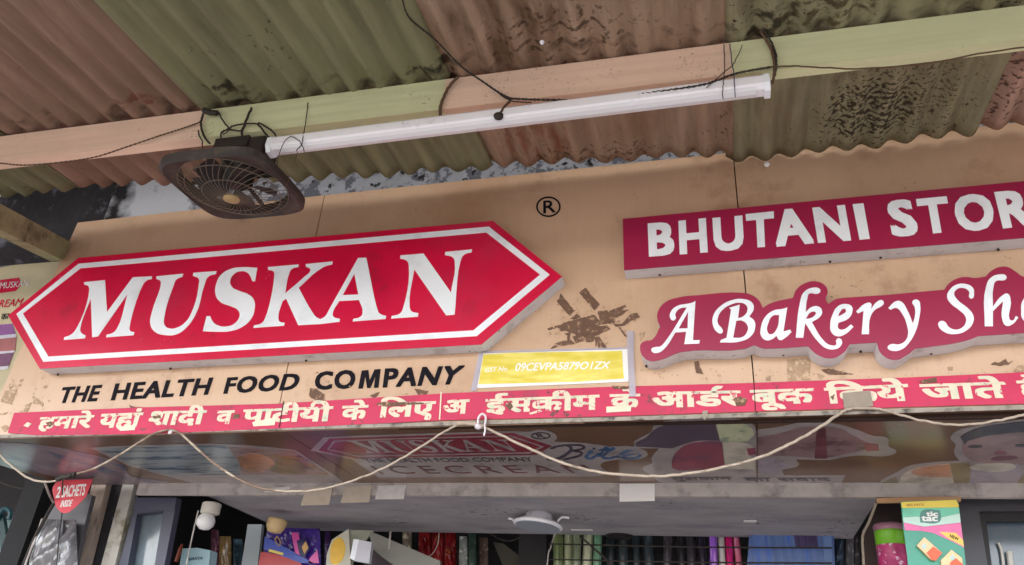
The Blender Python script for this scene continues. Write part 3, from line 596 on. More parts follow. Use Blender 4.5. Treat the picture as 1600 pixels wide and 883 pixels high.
# serif letters of the big sign repeated on the soffit
PSs = Plane('s', off=.0018)
allv = []; fa = []
for l in GL:
    L = [[(*PH.to2(p[0], p[1]), (p[2] if len(p) > 2 else 0)) for p in lp] for lp in l]
    v, f = curve_mesh(L, .001); allv.append(v); fa.append(f)
xa = min(q[0] for v in allv for q in v); xb = max(q[0] for v in allv for q in v); za = min(q[1] for v in allv for q in v); zbb = max(q[1] for v in allv for q in v)
def unsk(q):
    a = (q[0]-xa)/(xb-xa); base = za+(.030)*a; return (q[0]-.32*(q[1]-base), q[1]-.030*a, q[2])
al2 = [[unsk(q) for q in v] for v in allv]
bb = (min(q[0] for v in al2 for q in v), max(q[0] for v in al2 for q in v), min(q[1] for v in al2 for q in v), max(q[1] for v in al2 for q in v))
for v, f in zip(al2, fa): part('printed_letter', map_quad(PSs, v, f, [(562, 708), (806, 703.5), (800, 684.5), (541, 688)], .0005, bb), M_p_sil, sf)
part('printed_lettering', text_on(PSs, 'THE HEALTH FOOD COMPANY', [(574, 722), (834, 720), (829, 713.5), (564, 716)], .005, thick=.0005), M_p_blk, sf)
part('printed_lettering', text_on(PSs, 'ICECREAM', [(596, 740), (931, 738), (912, 725.5), (578, 727.5)], .0, thick=.0005, spacing=1.4), M_p_mar, sf)
part('printed_mark', join(shape(PSs, [circle(845, 680, 15, 5.2), circle(845, 680, 13, 4.2)], .0005), text_on(PSs, 'R', [(841, 683), (853, 683), (848, 677), (837, 677)], .01, thick=.0005)), M_p_blk, sf)
def ribbon(pts, w):
    P = [Vector((p[0], p[1])) for p in pts]; L_, R_ = [], []
    for k, p in enumerate(P):
        d = (P[min(k+1, len(P)-1)]-P[max(k-1, 0)]).normalized(); n = Vector((-d.y*1.0, d.x*.55)); ww = w*(.45+.55*math.sin(math.pi*(k+.5)/len(P)))
        L_.append((*(p+n*ww), 1)); R_.append((*(p-n*ww), 1))
    return [L_+R_[::-1]]
zb_ = lambda p: Z(700, 650, 5, p)
for pts, w, m_ in [([(770,325),(800,338),(850,330),(930,290),(960,245),(930,225)], 3.2, M_p_nav), ([(800,250),(860,232),(960,222),(1050,228),(1060,245),(1000,262),(950,268)], 2.4, M_p_nav), ([(950,268),(1030,275),(1035,300),(960,325),(900,335)], 2.6, M_p_nav),
                   ([(1130,268),(1095,295),(1085,320),(1110,328),(1150,310)], 3.0, M_p_blue), ([(1150,310),(1230,270),(1270,235),(1225,290),(1220,322),(1260,328),(1300,315)], 3.0, M_p_blue), ([(1180,262),(1300,256)], 2.0, M_p_blue), ([(1310,315),(1420,300),(1490,270),(1450,258),(1380,280),(1350,310),(1390,328),(1460,325),(1510,300)], 3.0, M_p_blue)]:
    part('printed_lettering', shape(PSs, ribbon(zb_(pts), w), .0005), m_, sf)
part('printed_lettering', shape(PSs, [circle(928, 700, 2.5, 1.4, 8)], .0005), M_p_blue, sf)
zs = lambda p: Z(1000, 640, 6.667, p)
pr(1, zs([(-60,330),(0,290),(100,240,1),(170,150,1),(330,105,1),(620,95,1),(1000,90,1),(1170,150,1),(1212,220),(1212,768),(520,772),(250,765,1),(130,690,1),(30,620,1),(40,590,1),(120,560,1),(120,500,1),(200,400),(0,400),(-60,390)]), M_p_sil)
pr(2, zs([(-50,340),(60,290),(190,180,1),(380,130,1),(600,115,1),(780,130),(830,320),(600,320,1),(480,350,1),(330,400),(180,390),(-40,380)]), M_p_dk)
pr(2, zs([(790,120),(1060,140,1),(1170,200,1),(1190,260),(1120,330),(840,330)]), M_p_pal)
pr(2, zs([(330,600),(340,500,1),(400,420,1),(520,350,1),(700,325,1),(850,330),(880,600),(800,620),(400,630)]), M_p_cri)
pr(2, zs([(860,335),(1110,350,1),(1200,420),(1130,470),(1200,520),(1200,620),(890,610)]), M_p_crm)
pr(3, zs([(1110,400),(1200,390),(1210,460),(1130,470)]), M_p_cri)
ze = lambda p: Z(1220, 640, 4.21, p)
pr(1, ze([(-150,130),(-60,120),(0,110,1),(150,80,1),(350,90,1),(500,130,1),(610,170,1),(690,180,1),(710,240,1),(760,275,1),(700,303,1),(500,300,1),(320,330),(100,325),(110,370,1),(10,395),(20,430),(425,430),(395,487),(-150,489)]), M_p_sil)
pr(2, ze([(-150,180),(0,150,1),(150,115,1),(350,112,1),(480,170,1),(560,210,1),(640,240),(500,272,1),(300,310,1),(0,300),(-150,310)]), M_p_bar)
pr(3, ze([(235,120),(295,118),(305,318),(222,318)]), M_p_mar); pr(3, ze([(540,215),(640,225),(645,265),(560,270)]), M_p_cri)
pr(2, ze([(-150,330),(-40,320),(40,350),(30,385),(-60,420),(-150,420)]), M_p_lil)
part('printed_lettering', text_on(PSs, 'मुसकान', [(1052, 752), (1146, 751), (1143, 744.5), (1048, 745)], .02, thick=.0005), M_p_blk, sf)
part('printed_lettering', text_on(PSs, 'का सवाद', [(1165, 752), (1300, 751), (1296, 746), (1162, 746)], .01, thick=.0005), M_p_nav, sf)
pr(1, ze([(640,490),(680,450,1),(770,405,1),(850,365,1),(1000,345,1),(1175,335),(1140,280,1),(1148,225,1),(1115,180,1),(1180,130,1),(1330,100,1),(1600,60),(1900,60),(1900,493)]), M_p_sil)
pr(2, ze([(1210,300,1),(1195,240,1),(1210,200,1),(1300,160,1),(1500,150,1),(1650,150),(1800,200,1),(1810,300,1),(1700,350,1),(1300,345,1)]), M_p_skin)
pr(3, ze([(1180,175),(1260,130,1),(1350,105,1),(1600,75),(1850,80),(1800,180),(1600,145,1),(1400,160,1),(1230,200),(1210,225)]), M_p_blk)
for lp in ([(1230,238,1),(1280,228,1),(1325,240,1),(1280,248,1)], [(1540,230,1),(1590,222,1),(1640,232,1),(1590,242,1)]): pr(3, ze(lp), M_p_blk)
pr(3, ze([(1380,322,1),(1460,300,1),(1560,312,1),(1470,330,1)]), M_p_mar); pr(3, ze([(1400,288,1),(1445,268,1),(1480,288,1),(1440,296,1)]), M_p_cri)
pr(2, ze([(790,440),(840,400,1),(950,370,1),(1110,352),(1140,492),(770,492)]), M_p_crm); pr(3, ze([(860,400,1),(960,370,1),(1110,356),(1125,440),(900,430,1)]), M_p_or)
pr(2, ze([(1112,352),(1240,345),(1250,440),(1230,492),(1142,492)]), M_p_olv); pr(2, ze([(1245,400),(1300,350),(1560,350),(1600,400),(1900,400),(1900,492),(1240,492)]), M_p_lil)
pr(3, ze([(1250,365,1),(1380,350,1),(1540,360,1),(1480,400,1),(1330,400,1)]), M_p_crm); pr(3, ze([(1600,420),(1900,410),(1900,492),(1540,492)]), M_p_olv)
pr(2, ze([(640,492),(680,470),(760,440),(775,492)]), M_p_olv)

# ------------------------------------------------------------------ tube light batten under the beam
YT = 1.385
tl = thing('tube_light', 'long white tube light batten wired beneath the painted beam', 'light', (-.46, YT, 2.83))
a0 = aty(423, 229, YT); a1 = aty(1202, 132, YT)
def lath_box(p, q, prof):
    V = []; n = len(prof)
    for c in (p, q):
        for dy, dz in prof: V.append((c.x, c.y+dy, c.z+dz))
    f = [tuple(range(n)), tuple(range(2*n-1, n-1, -1))]+[(i, i+n, (i+1) % n+n, (i+1) % n) for i in range(n)]
    return V, f
part('housing', lath_box(a0+Vector((.012, 0, 0)), a1-Vector((.012, 0, 0)), [(.022,.020),(-.012,.020),(-.020,.010),(-.022,-.012),(-.012,-.022),(.012,-.022),(.022,-.012)]), M_tubew, tl)
part('diffuser', lath_box(a0+Vector((.03, 0, 0)), a1-Vector((.03, 0, 0)), [(-.014,-.0135),(-.0185,-.017),(-.015,-.0245),(-.004,-.028),(.008,-.0245),(.010,-.021)]), mat('milky_diffuser', (226, 226, 230), .4, var=.02, coat=.2), tl)
for p, s in ((a0, 1), (a1, -1)): part('end_cap', lath_box(p, p+Vector((.0125*s, 0, 0)), [(.0235,.0215),(-.013,.0215),(-.0215,.011),(-.0235,-.013),(-.013,-.029),(.012,-.029),(.0235,-.013)]), M_white, tl)
single('wire_clump', lathe([(.004, -.008), (.011, -.003), (.012, .004), (.005, .009)], aty(779, 182, YT-.022), (0.2, -1, .2), 9), M_wireb, 'dusty wire clump stuck on the middle of the white tube light', 'clump', smooth=True)

# ------------------------------------------------------------------ wires
def wire(pts, r, m, label, name='wire', wob=.0008, cat='wire', n=7):
    P = [aty(u, v, y) for u, v, y in pts]
    return single(name, tube(P, r, 6, n, wob), m, label, cat, smooth=True)
W1 = YB-.006
def twisted(pts, r, m, label, tw=.0022, turns=60):
    P = smooth_pts([aty(*p) for p in pts], 14); out = []
    for s in (0, math.pi):
        Q = []
        for i, p in enumerate(P):
            a = s+turns*2*math.pi*i/len(P)*.5; Q.append(p+Vector((0, math.cos(a)*tw, math.sin(a)*tw)))
        out.append(tube(Q, r, 5, 1))
    return single('twisted_wire', join(*out), m, label, 'wire', smooth=True)
twisted([(629, 0, 1.1), (640, 28, 1.16), (680, 62, 1.25), (720, 103, 1.33), (755, 128, 1.372), (780, 145, 1.376), (797, 154, 1.376)], .0017, M_wireb, 'dark twisted wire slanting down from the roof to the middle of the tube light')
wire([(775, 141, 1.372), (785, 150, 1.37), (796, 156, 1.37), (805, 159, 1.368), (830, 160, 1.368)], .0016, M_wireb, 'loose loop of dark wire beside the knot above the tube light')
twisted([(797, 154, 1.376), (850, 156, 1.376), (940, 156, 1.372), (1010, 146, 1.366), (1100, 132, 1.363), (1150, 115, 1.37), (1204, 105, 1.376)], .0016, M_wireb, 'dark twisted wire lying along the top of the tube light')
wire([(1204, 105, 1.378), (1240, 103, 1.378), (1290, 106, 1.38), (1350, 107, 1.38), (1450, 99, 1.382), (1530, 84, 1.384), (1610, 72, 1.384), (1700, 60, 1.384)], .0020, M_wire, 'brown wire running along the lower edge of the beam on the right')
wire([(797, 158, 1.372), (789, 166, 1.368), (785, 172, 1.365), (781, 180, 1.362)], .0032, M_wire, 'short thick brown tie hanging from the knot onto the tube light')
wire([(716, 120, 1.37), (706, 130, 1.375), (696, 146, 1.378), (689, 165, 1.378), (688, 180, 1.385), (690, 186, 1.40)], .0042, M_wire, 'rusty tie looped round the beam where green paint meets peach')
wire([(1188, 48, 1.36), (1197, 62, 1.37), (1206, 80, 1.377), (1210, 100, 1.378), (1209, 122, 1.39), (1206, 130, 1.40)], .0034, M_wire, 'inner strand of the thick brown tie round the beam at the tube light end')
wire([(1192, 46, 1.36), (1203, 62, 1.37), (1211, 80, 1.375), (1213, 100, 1.376), (1211, 118, 1.388)], .0026, M_wireb, 'outer strand of the thick brown tie round the beam at the tube light end')
wire([(1131, 70, YB-.003), (1132, 100, 1.374), (1131, 120, 1.36), (1129, 145, 1.358), (1130, 155, 1.36)], .0011, M_wireb, 'left thin thread tied round the right part of the tube light')
wire([(1140, 68, YB-.003), (1144, 100, 1.374), (1147, 120, 1.36), (1149, 152, 1.358)], .0011, mat('violet_thread', (62, 52, 92), .7), 'violet thread tied round the right part of the tube light')
wire([(1160, 70, 1.378), (1146, 100, 1.37), (1132, 112, 1.366), (1112, 130, 1.360), (1104, 137, 1.358)], .0011, M_wireb, 'thin diagonal thread crossing the tube light ties')
wire([(481, 160, YB-.003), (478, 190, 1.377), (474, 212, 1.366), (471, 226, 1.358), (466, 232, 1.357), (463, 236, 1.358)], .0013, M_wireb, 'thin thread tying the left end of the tube light to the beam')
wire([(455, 213, 1.36), (447, 218, 1.358), (440, 230, 1.357), (436, 242, 1.36), (432, 260, 1.37)], .0011, M_wireb, 'thin thread hanging from the left end of the tube light')
wire([(455, 213, 1.36), (464, 217, 1.358), (471, 225, 1.357), (476, 238, 1.357)], .0012, M_wireb, 'short thread curled on the left end of the tube light')
wire([(465, 238, 1.36), (460, 255, 1.36), (453, 275, 1.36), (447, 292, 1.36)], .0008, M_wire, 'faint thread hanging in front of the fan frame')
twisted([(-30, 254, 1.372), (0, 255, 1.372), (40, 258, 1.372), (100, 253, 1.372), (150, 245, 1.372), (200, 229, 1.374), (250, 212, 1.376), (290, 199, 1.378), (315, 190, 1.378)], .0013, M_wire, 'thin brown twisted wire drooping along the peach beam on the left', .0014)
wire([(318, 178, 1.37), (314, 190, 1.376), (316, 205, 1.378), (321, 216, 1.378), (328, 225, 1.39)], .0030, M_wireb, 'dark wire loop round the beam at the left of the fan')
wire([(310, 204, 1.378), (311, 212, 1.378), (315, 218, 1.378), (317, 232, 1.385)], .0018, M_wireb, 'loose wire end on the peach and green joint of the beam')
wire([(342, 176, 1.374), (346, 185, 1.376), (354, 196, 1.376), (360, 202, 1.376), (368, 204, 1.376), (378, 205, 1.376)], .0022, M_wireb, 'dark wire running from the roof into the knot above the fan')
wire([(393, 169, 1.374), (388, 180, 1.376), (384, 190, 1.376), (381, 198, 1.376), (378, 204, 1.376), (378, 212, 1.385)], .0032, M_wireb, 'thick dark wire hanging from the roof sheets to the knot above the fan')
wire([(346, 219, 1.385), (345, 212, 1.377), (347, 206, 1.376), (356, 202, 1.374), (364, 197, 1.374), (378, 194, 1.374), (392, 193, 1.374), (402, 194, 1.374)], .0022, M_wireb, 'bent dark wire arching over the fan bracket')
wire([(348, 210, 1.374), (352, 208, 1.373), (358, 203, 1.372), (352, 204, 1.372), (347, 208, 1.373)], .0015, M_wireb, 'small wire loop above the fan bracket')
wire([(402, 193, 1.374), (408, 200, 1.372), (415, 209, 1.37), (421, 216, 1.368)], .0028, M_wireb, 'inner wire running from the knot to the tube light end')
wire([(404, 192, 1.374), (414, 197, 1.373), (423, 203, 1.373), (429, 209, 1.375), (431, 214, 1.38)], .0024, M_wireb, 'outer wire arching from the knot to the tube light end')
single('beam_clip', join(tube([aty(318, 172, 1.372), aty(330, 176, 1.372), aty(340, 178, 1.374)], .008, 6, 3, .002)), M_wireb, 'dark dusty knot on the beam top above the fan', 'knot', smooth=True)

# pale festoon cable along the signboard's lower edge
YC = YF-.012
def cable(pts, label, r=.0030):
    return single('pale_cable', tube([aty(u, v, YC-d) for u, v, d in pts], r, 8, 6, .0011), M_rope, label, 'cable', smooth=True)
cable([(-30, 690, 0), (0, 712, 0), (20, 730, .01), (45, 747, .01), (70, 753, .01), (95, 750, .01)], 'pale cable sagging at the far left below the signboard corner')
single('pale_cable', tube([aty(u, v, YC) for u, v in [(95, 750), (118, 741), (145, 733), (180, 715), (215, 693), (240, 678), (262, 672), (272, 673), (285, 680), (310, 703), (340, 728), (375, 750), (405, 762), (430, 766)]], .0034, 8, 6), mat('grimy_cable', (128, 108, 92), .6, var=.2, vs=40, dirt=[((190, 176, 156), .5, .6, 8)]), 'grimy cable rising to the pin under the Hindi strip left of the seam', 'cable', smooth=True)
cable([(430, 766, 0), (460, 768, 0), (500, 765, 0), (545, 753, 0), (600, 731, 0), (650, 703, 0), (690, 677, 0), (715, 664, 0)], 'pale cable curving up from the lintel to the white knot')
cable([(757, 668, 0), (790, 683, 0), (840, 707, 0), (890, 727, 0), (940, 738, 0), (1000, 744, 0), (1060, 742, 0), (1130, 730, 0), (1200, 710, 0), (1260, 680, 0), (1300, 655, 0), (1318, 642, 0), (1332, 638, 0)], 'long pale cable sagging in the middle below the signboard', .0036)
cable([(1332, 638, 0), (1362, 638, 0), (1385, 642, 0), (1430, 655, 0), (1475, 663, 0), (1520, 663, 0), (1560, 657, 0), (1600, 648, 0), (1680, 625, 0)], 'pale cable sagging at the right under the Hindi strip')
kn = thing('cable_knot', 'white plastic tie knot on the signboard edge in the middle', 'knot', aty(750, 665, YC))
M_wp = mat('white_plastic_tie', (216, 208, 212), .4, var=.08, vs=40)
part('wrap', tube([aty(714, 662, YC-.002), aty(728, 661, YC-.004), aty(742, 663, YC-.004), aty(755, 667, YC-.002)], .006, 8, 5, .0008), M_rope, kn, smooth=True)
part('bow', join(tube([aty(748, 670, YC-.008), aty(747, 655, YC-.01), aty(753, 647, YC-.01), aty(759, 652, YC-.01), aty(757, 666, YC-.008)], .003, 7, 5), tube([aty(757, 664, YC-.01), aty(758, 672, YC-.01), aty(756, 681, YC-.01)], .0026, 7, 4), lathe([(.004, -.007), (.009, -.003), (.009, .004), (.003, .008)], aty(747, 667, YC-.008), (.3, -.3, 1), 10)), M_wp, kn, smooth=True)
single('cable_pin', lathe([(.003, -.004), (.007, 0), (.003, .004)], aty(266, 675, YC-.004), (0, -1, .3), 8), M_wp, 'small white pin holding the cable under the Hindi strip at the left', 'pin')
single('cable_wrap', tube([aty(88, 749, YC-.012), aty(98, 746, YC-.014), aty(108, 744, YC-.014), aty(117, 741, YC-.012)], .007, 8, 5, .002), M_wireb, 'dark tape wrapped cable joint above the red sachet tag', 'joint', smooth=True)

# ------------------------------------------------------------------ fan
fc = aty(366, 292, 1.43)
fn = thing('hanging_fan', 'dusty black square-framed fan with wire grille hanging tilted from the beam', 'fan', fc)
tilt = R(-4)
FX = Vector((1, .0, 0)); FY = Vector((0, math.cos(tilt), -math.sin(tilt))); FZ = FX.cross(FY)
def fw(x, y, z): return fc+FX*x+FY*y+FZ*z
N = 72; HS = .151; V, Fc = [], []
def sq(th, h, n=4.6):
    c, s = math.cos(th), math.sin(th); r = h/((abs(c)**n+abs(s)**n)**(1/n)); return r*c, r*s
for k in range(N):
    th = 2*math.pi*k/N+math.pi/4
    ox, oy = sq(th, HS); bx_, by_ = sq(th, HS-.008); ix, iy = .135*math.cos(th), .135*math.sin(th); jx, jy = .140*math.cos(th), .140*math.sin(th)
    for p in ((ox, oy, .014), (ox, oy, -.004), (bx_, by_, -.010), (jx, jy, -.004), (ix, iy, .004), (ix, iy, .026), (bx_, by_, .018)): V.append(fw(*p))
for k in range(N):
    for q in range(7):
        a = k*7+q; b = k*7+(q+1) % 7; c = ((k+1) % N)*7+(q+1) % 7; d = ((k+1) % N)*7+q; Fc.append((a, b, c, d))
part('frame', (V, Fc), M_fan, fn, smooth=False)
gr = []
def dome(r): return -.032*(1-(r/.140)**2)-.004
for k in range(40):
    P = []
    for i in range(7):
        r = .020+(.139-.020)*i/6; th = 2*math.pi*k/40+.55*(i/6); P.append(fw(r*math.cos(th), r*math.sin(th), dome(r)))
    gr.append(tube(P, .00085, 4, 2))
for r in (.075, .120, .138):
    P = [fw(r*math.cos(2*math.pi*i/36), r*math.sin(2*math.pi*i/36), dome(r)) for i in range(37)]; gr.append(tube(P, .0012, 4, 1))
part('grille', join(*gr), M_fanw, fn)
part('cap', lathe([(.0, -.006), (.012, -.005), (.020, -.001), (.021, .004), (.019, .007)], fw(0, 0, dome(0)-.002), FZ, 20), M_cap, fn)
bl = []
for k in range(5):
    th0 = 2*math.pi*k/5+.4; V, Fc = [], []
    for i in range(6):
        r = .022+.088*i/5; w = .2+.22*math.sin(math.pi*(i/5)*.8+.3)
        for s in (-1, 1): V.append(fw(r*math.cos(th0+s*w+.25*i/5), r*math.sin(th0+s*w+.25*i/5), .008+s*.010))
    m0 = len(V); V += [q+FZ*.002 for q in V]
    for i in range(5): a = 2*i; Fc += [(a, a+1, a+3, a+2), (a+m0, a+2+m0, a+3+m0, a+1+m0), (a, a+2, a+2+m0, a+m0), (a+1, a+1+m0, a+3+m0, a+3)]
    part('blade', (V, Fc), M_fand, fn)
part('motor', lathe([(.030, .006), (.044, .014), (.046, .060), (.036, .078), (.01, .082)], fw(.0, .0, 0), FZ, 20), M_fand, fn, smooth=True)
for s in (-1, 1): part('motor_strut', beam_between(fw(-.13*s, .006, .022), fw(-.04*s, .006, .035), FZ, .012, .004), M_fand, fn)
for s in (-1, 1): part('motor_strut', beam_between(fw(.006, -.13*s, .022), fw(.006, -.04*s, .035), FZ, .012, .004), M_fand, fn)
hp = aty(372, 226, 1.40)
part('bracket', join(box((hp.x-.07, 1.395, 1.255+EYE), (hp.x+.03, 1.45, 1.287+EYE)), box((hp.x+.032, 1.40, 1.20+EYE), (hp.x+.075, 1.47, 1.283+EYE))), M_fan, fn)

# ------------------------------------------------------------------ paper tags on the lintel
def slab_px(name, y, px, t, m, label, cat, group=None):
    return single(name, shape(Plane('y', y), [px], t), m, label, cat, group)
gp = 'paper tags stuck along the concrete lip'
M_tag = mat('old_paper', (186, 174, 158), .8, var=.08, vs=40); M_tagw = mat('pale_paper', (206, 202, 198), .8, var=.08, vs=60)
slab_px('paper_tag', YL-.022, [(418, 763), (454, 760), (452, 767), (413, 770)], .001, M_tagw, 'shallow cream paper tag half hidden by the cable, leftmost of the row', 'tag', gp)
slab_px('paper_tag', YL-.022, [(478, 762), (520, 759), (514, 789), (470, 790)], .001, M_tag, 'tan paper tag on the concrete lip, second from the left', 'tag', gp)
slab_px('paper_tag', YL-.022, [(540, 760), (581, 758), (577, 785), (532, 786)], .001, M_tag, 'pale tan paper tag on the concrete lip, third from the left', 'tag', gp)
slab_px('paper_tag', YL-.022, [(592, 759), (635, 758), (631, 780), (586, 780.5)], .001, M_tagw, 'white paper tag on the concrete lip left of the middle', 'tag', gp)
slab_px('paper_tag', YL-.022, [(968, 756), (1023, 756), (1023, 783), (968, 784)], .001, M_paper, 'bright white paper tag on the concrete lip right of the round lamp', 'tag', gp)

# ------------------------------------------------------------------ round ceiling lamp
pc = atz(841, 808, ZL2-.012)
pl_ = thing('round_downlight', 'round white downlight hanging loose under the concrete lintel', 'lamp', pc)
tz = Vector((.08, .05, 1)).normalized()
part('rim', lathe([(.082, -.006), (.088, -.002), (.086, .004), (.070, .012), (.048, .024), (.046, .040)], pc-Vector((0, 0, .028)), tz, 28), M_tubew, pl_, smooth=True)
part('diffuser', lathe([(.079, -.0075), (.079, -.005)], pc-Vector((0, 0, .028)), tz, 28), mat('grey_diffuser', (150, 156, 168), .5, var=.03), pl_)
part('clip', tube([pc+Vector((.07, 0, -.015)), pc+Vector((.085, 0, 0)), pc+Vector((.11, .0, -.002))], .004, 6, 3), M_tubew, pl_)
part('clip', tube([pc+Vector((-.08, 0, -.02)), pc+Vector((-.095, 0, -.008)), pc+Vector((-.108, .0, -.006))], .004, 6, 3), M_tubew, pl_)

# ------------------------------------------------------------------ things in the shop front below
M_wood = mat('weathered_post', (178, 160, 146), .8, var=.12, vs=10, stretch=(4, 4, 1), dirt=[((120, 104, 94), .55, .7, 12)])
M_wpost = mat('painted_post', (186, 182, 172), .7, var=.1, vs=10, dirt=[((120, 112, 84), .56, .7, 9)])
M_blu = mat('blue_grey_frame', (72, 74, 92), .45, var=.1, vs=5)
M_glass = mat('dull_glass', (120, 134, 142), .12, var=.3, vs=6, dirt=[((200, 200, 190), .55, .7, 5)], coat=.5)
M_bag = mat('cloudy_plastic', (110, 108, 110), .2, var=.3, vs=9, stretch=(3, 1, .8), dirt=[((180, 182, 188), .54, .66, 10), ((52, 50, 54), .58, .66, 9)], coat=.6)
def pillow(y, px, bulge, crink=.35, nu=16, nv=18, seed=1):
    pl = Plane('y', y); TL, TR, BR, BL = [Vector(pl.to2(*q)) for q in px]; rnd = random.Random(seed); V = []; Fc = []
    ph = [(rnd.uniform(8, 40), rnd.uniform(4, 26), rnd.uniform(0, 6)) for _ in range(7)]
    for side in (1, -1):
        for j in range(nv+1):
            for i in range(nu+1):
                a = i/nu; b = j/nv; p = (TL*(1-a)+TR*a)*(1-b)+(BL*(1-a)+BR*a)*b
                e = (math.sin(math.pi*a)*math.sin(math.pi*min(b*1.0, 1)))**.5 if 0 < a < 1 and 0 < b < 1 else 0
                c = sum(math.sin(q[0]*a+q[1]*b+q[2]) for q in ph)/7
                V.append((p.x, y-side*(e*bulge*(1+crink*c)+(.0004 if side > 0 else -.0004)), p.y))
    n = (nu+1)*(nv+1)
    for j in range(nv):
        for i in range(nu):
            a = j*(nu+1)+i; Fc += [(a, a+nu+1, a+nu+2, a+1), (a+n, a+1+n, a+nu+2+n, a+nu+1+n)]
    return V, Fc
def quadbox(y, px, t, name, m, label, cat, group=None): return single(name, shape(Plane('y', y), [px], t), m, label, cat, group)
quadbox(2.60, [(154, 751), (176, 753), (140, 900), (118, 900)], .03, 'door_post', M_wood, 'pale weathered wooden post left of the white painted post', 'post')
quadbox(2.60, [(203, 753), (220, 754), (186, 900), (164, 900)], .035, 'door_post', M_wpost, 'white painted post beside the blue grey window frame', 'post')
quadbox(2.63, [(176, 753), (203, 753), (170, 900), (146, 900)], .01, 'crate_column', mat('dark_scuffed_board', (52, 50, 54), .7, var=.4, vs=14, dirt=[((120, 118, 120), .6, .7, 18)]), 'dark scuffed board between the two pale posts', 'board')
wf = thing('window_frame', 'blue grey metal window frame beside the white post at the lower left', 'window', aty(230, 880, 2.60))
part('frame', shape(Plane('y', 2.60), [[(222, 783), (284, 783), (262, 900), (190, 900)], [(222, 806), (263, 801), (244, 920), (202, 920)]], .03), M_blu, wf)
part('frame', shape(Plane('y', 2.60), [[(221, 781), (284, 781), (281, 800), (217, 802)]], .034), M_blu, wf)
part('pane', shape(Plane('y', 2.615), [[(219, 803), (263, 801), (243, 900), (196, 900)]], .004), M_glass, wf)
# hanging plastic pouch + red tag
pg = thing('plastic_pouch', 'clear hanging plastic pouch with dark print behind the red tag', 'pouch', aty(90, 880, 2.45))
part('pouch', pillow(2.45, [(66, 811), (119, 813), (124, 960), (24, 960)], .035, 1.1, 22, 30, 3), M_bag, pg, smooth=True)
part('fold', pillow(2.43, [(88, 812), (100, 812), (96, 940), (76, 940)], .008, 1.2, 8, 20, 9), mat('dark_print', (58, 56, 62), .3, var=.3, vs=20), pg, smooth=True)
part('seam', tube([aty(66, 811, 2.44), aty(56, 840, 2.42), aty(44, 870, 2.42), aty(34, 900, 2.42)], .004, 6, 4), M_conc, pg)
part('sleeve', shape(Plane('y', 2.50), [[(84, 795), (140, 772), (150, 776), (136, 830), (120, 900), (60, 900)]], .02), mat('grey_sleeve', (84, 82, 88), .4, var=.2, vs=8), pg)
rt = thing('red_tag', 'pointed red hanging tag with white lettering at the lower left', 'tag', aty(110, 800, 2.38))
part('card', shape(Plane('y', 2.38), [[(86, 756, 1), (115, 750), (145.5, 749), (135, 776), (113, 797, 1), (102, 802, 1), (91, 796, 1), (85, 780, 1)]], .0015), mat('red_card', (214, 60, 76), .5, var=.05), rt)
PR = Plane('y', 2.38, .0018)
part('lettering', text_on(PR, '2', [(87, 778.5), (93.5, 778), (97, 760), (91, 761)], .03, thick=.0004), M_paper, rt)
part('lettering', text_on(PR, 'SACHETS', [(96, 778), (132, 774.5), (136, 756), (100, 759)], .03, thick=.0004), M_paper, rt)
part('lettering', text_on(PR, 'INSIDE', [(94, 793), (111, 791.5), (115, 781), (98, 782)], .03, thick=.0004), M_paper, rt)
single('hook_cord', tube([aty(106, 745, 2.37), aty(98, 752, 2.37), aty(97, 800, 2.39), aty(92, 840, 2.40), aty(88, 890, 2.40)], .0022, 6, 4), M_wireb, 'black cord hanging past the red tag over the plastic pouch', 'cord')
single('hook_cord', tube([aty(70, 754, 2.3), aty(78, 775, 2.35), aty(84, 785, 2.4)], .004, 6, 4), M_conc, 'short pale cord left of the red tag', 'cord')
single('hook_cord', tube([aty(85, 785, 2.42), aty(65, 820, 2.42), aty(50, 850, 2.42), aty(30, 900, 2.42)], .006, 6, 4), M_wireb, 'thick black cord slanting down left of the plastic pouch', 'cord')
# far left neighbour bits
M_neighbour = mat('neighbour_awning', (190, 190, 186), .8, var=.1, vs=4)
single('neighbour_awning', shape(Plane('y', 2.5), [[(-90, 320), (0, 368), (28, 392), (52, 428), (58, 470), (-90, 440)]], .02), M_neighbour, 'pale grey awning of the next shop seen past the rafter', 'awning')
ns = thing('neighbour_sign', 'cream sign of the next shop with red ribbon and purple pictures beyond the left corner', 'sign', aty(-20, 600, 2.3))
M_ncream = mat('neighbour_cream', (206, 196, 160), .5, var=.08)
part('board', shape(Plane('y', 2.30), [[(-90, 425), (0, 423), (120, 400), (60, 500), (30, 620), (-90, 640)]], .02), M_ncream, ns)
PNs = Plane('y', 2.279, .0005)
part('ribbon', shape(PNs, [[(-60, 441), (0, 438), (30, 434), (33, 446), (24, 455), (0, 458), (-60, 460)]], .001), M_red, ns)
part('lettering', text_on(Plane('y', 2.279, .0017), 'MUSKAN', [(0, 452), (44, 447), (46, 438), (2, 442)], .0, thick=.001), M_paper, ns)
part('lettering', text_on(PNs, 'REAM', [(-2, 481), (34, 477), (38, 466), (0, 469)], .0, .2, thick=.001), M_red, ns)
part('lettering', text_on(PNs, 'का', [(2, 500), (14, 498), (16, 490), (3, 491)], .0, .2, thick=.001), M_black, ns)
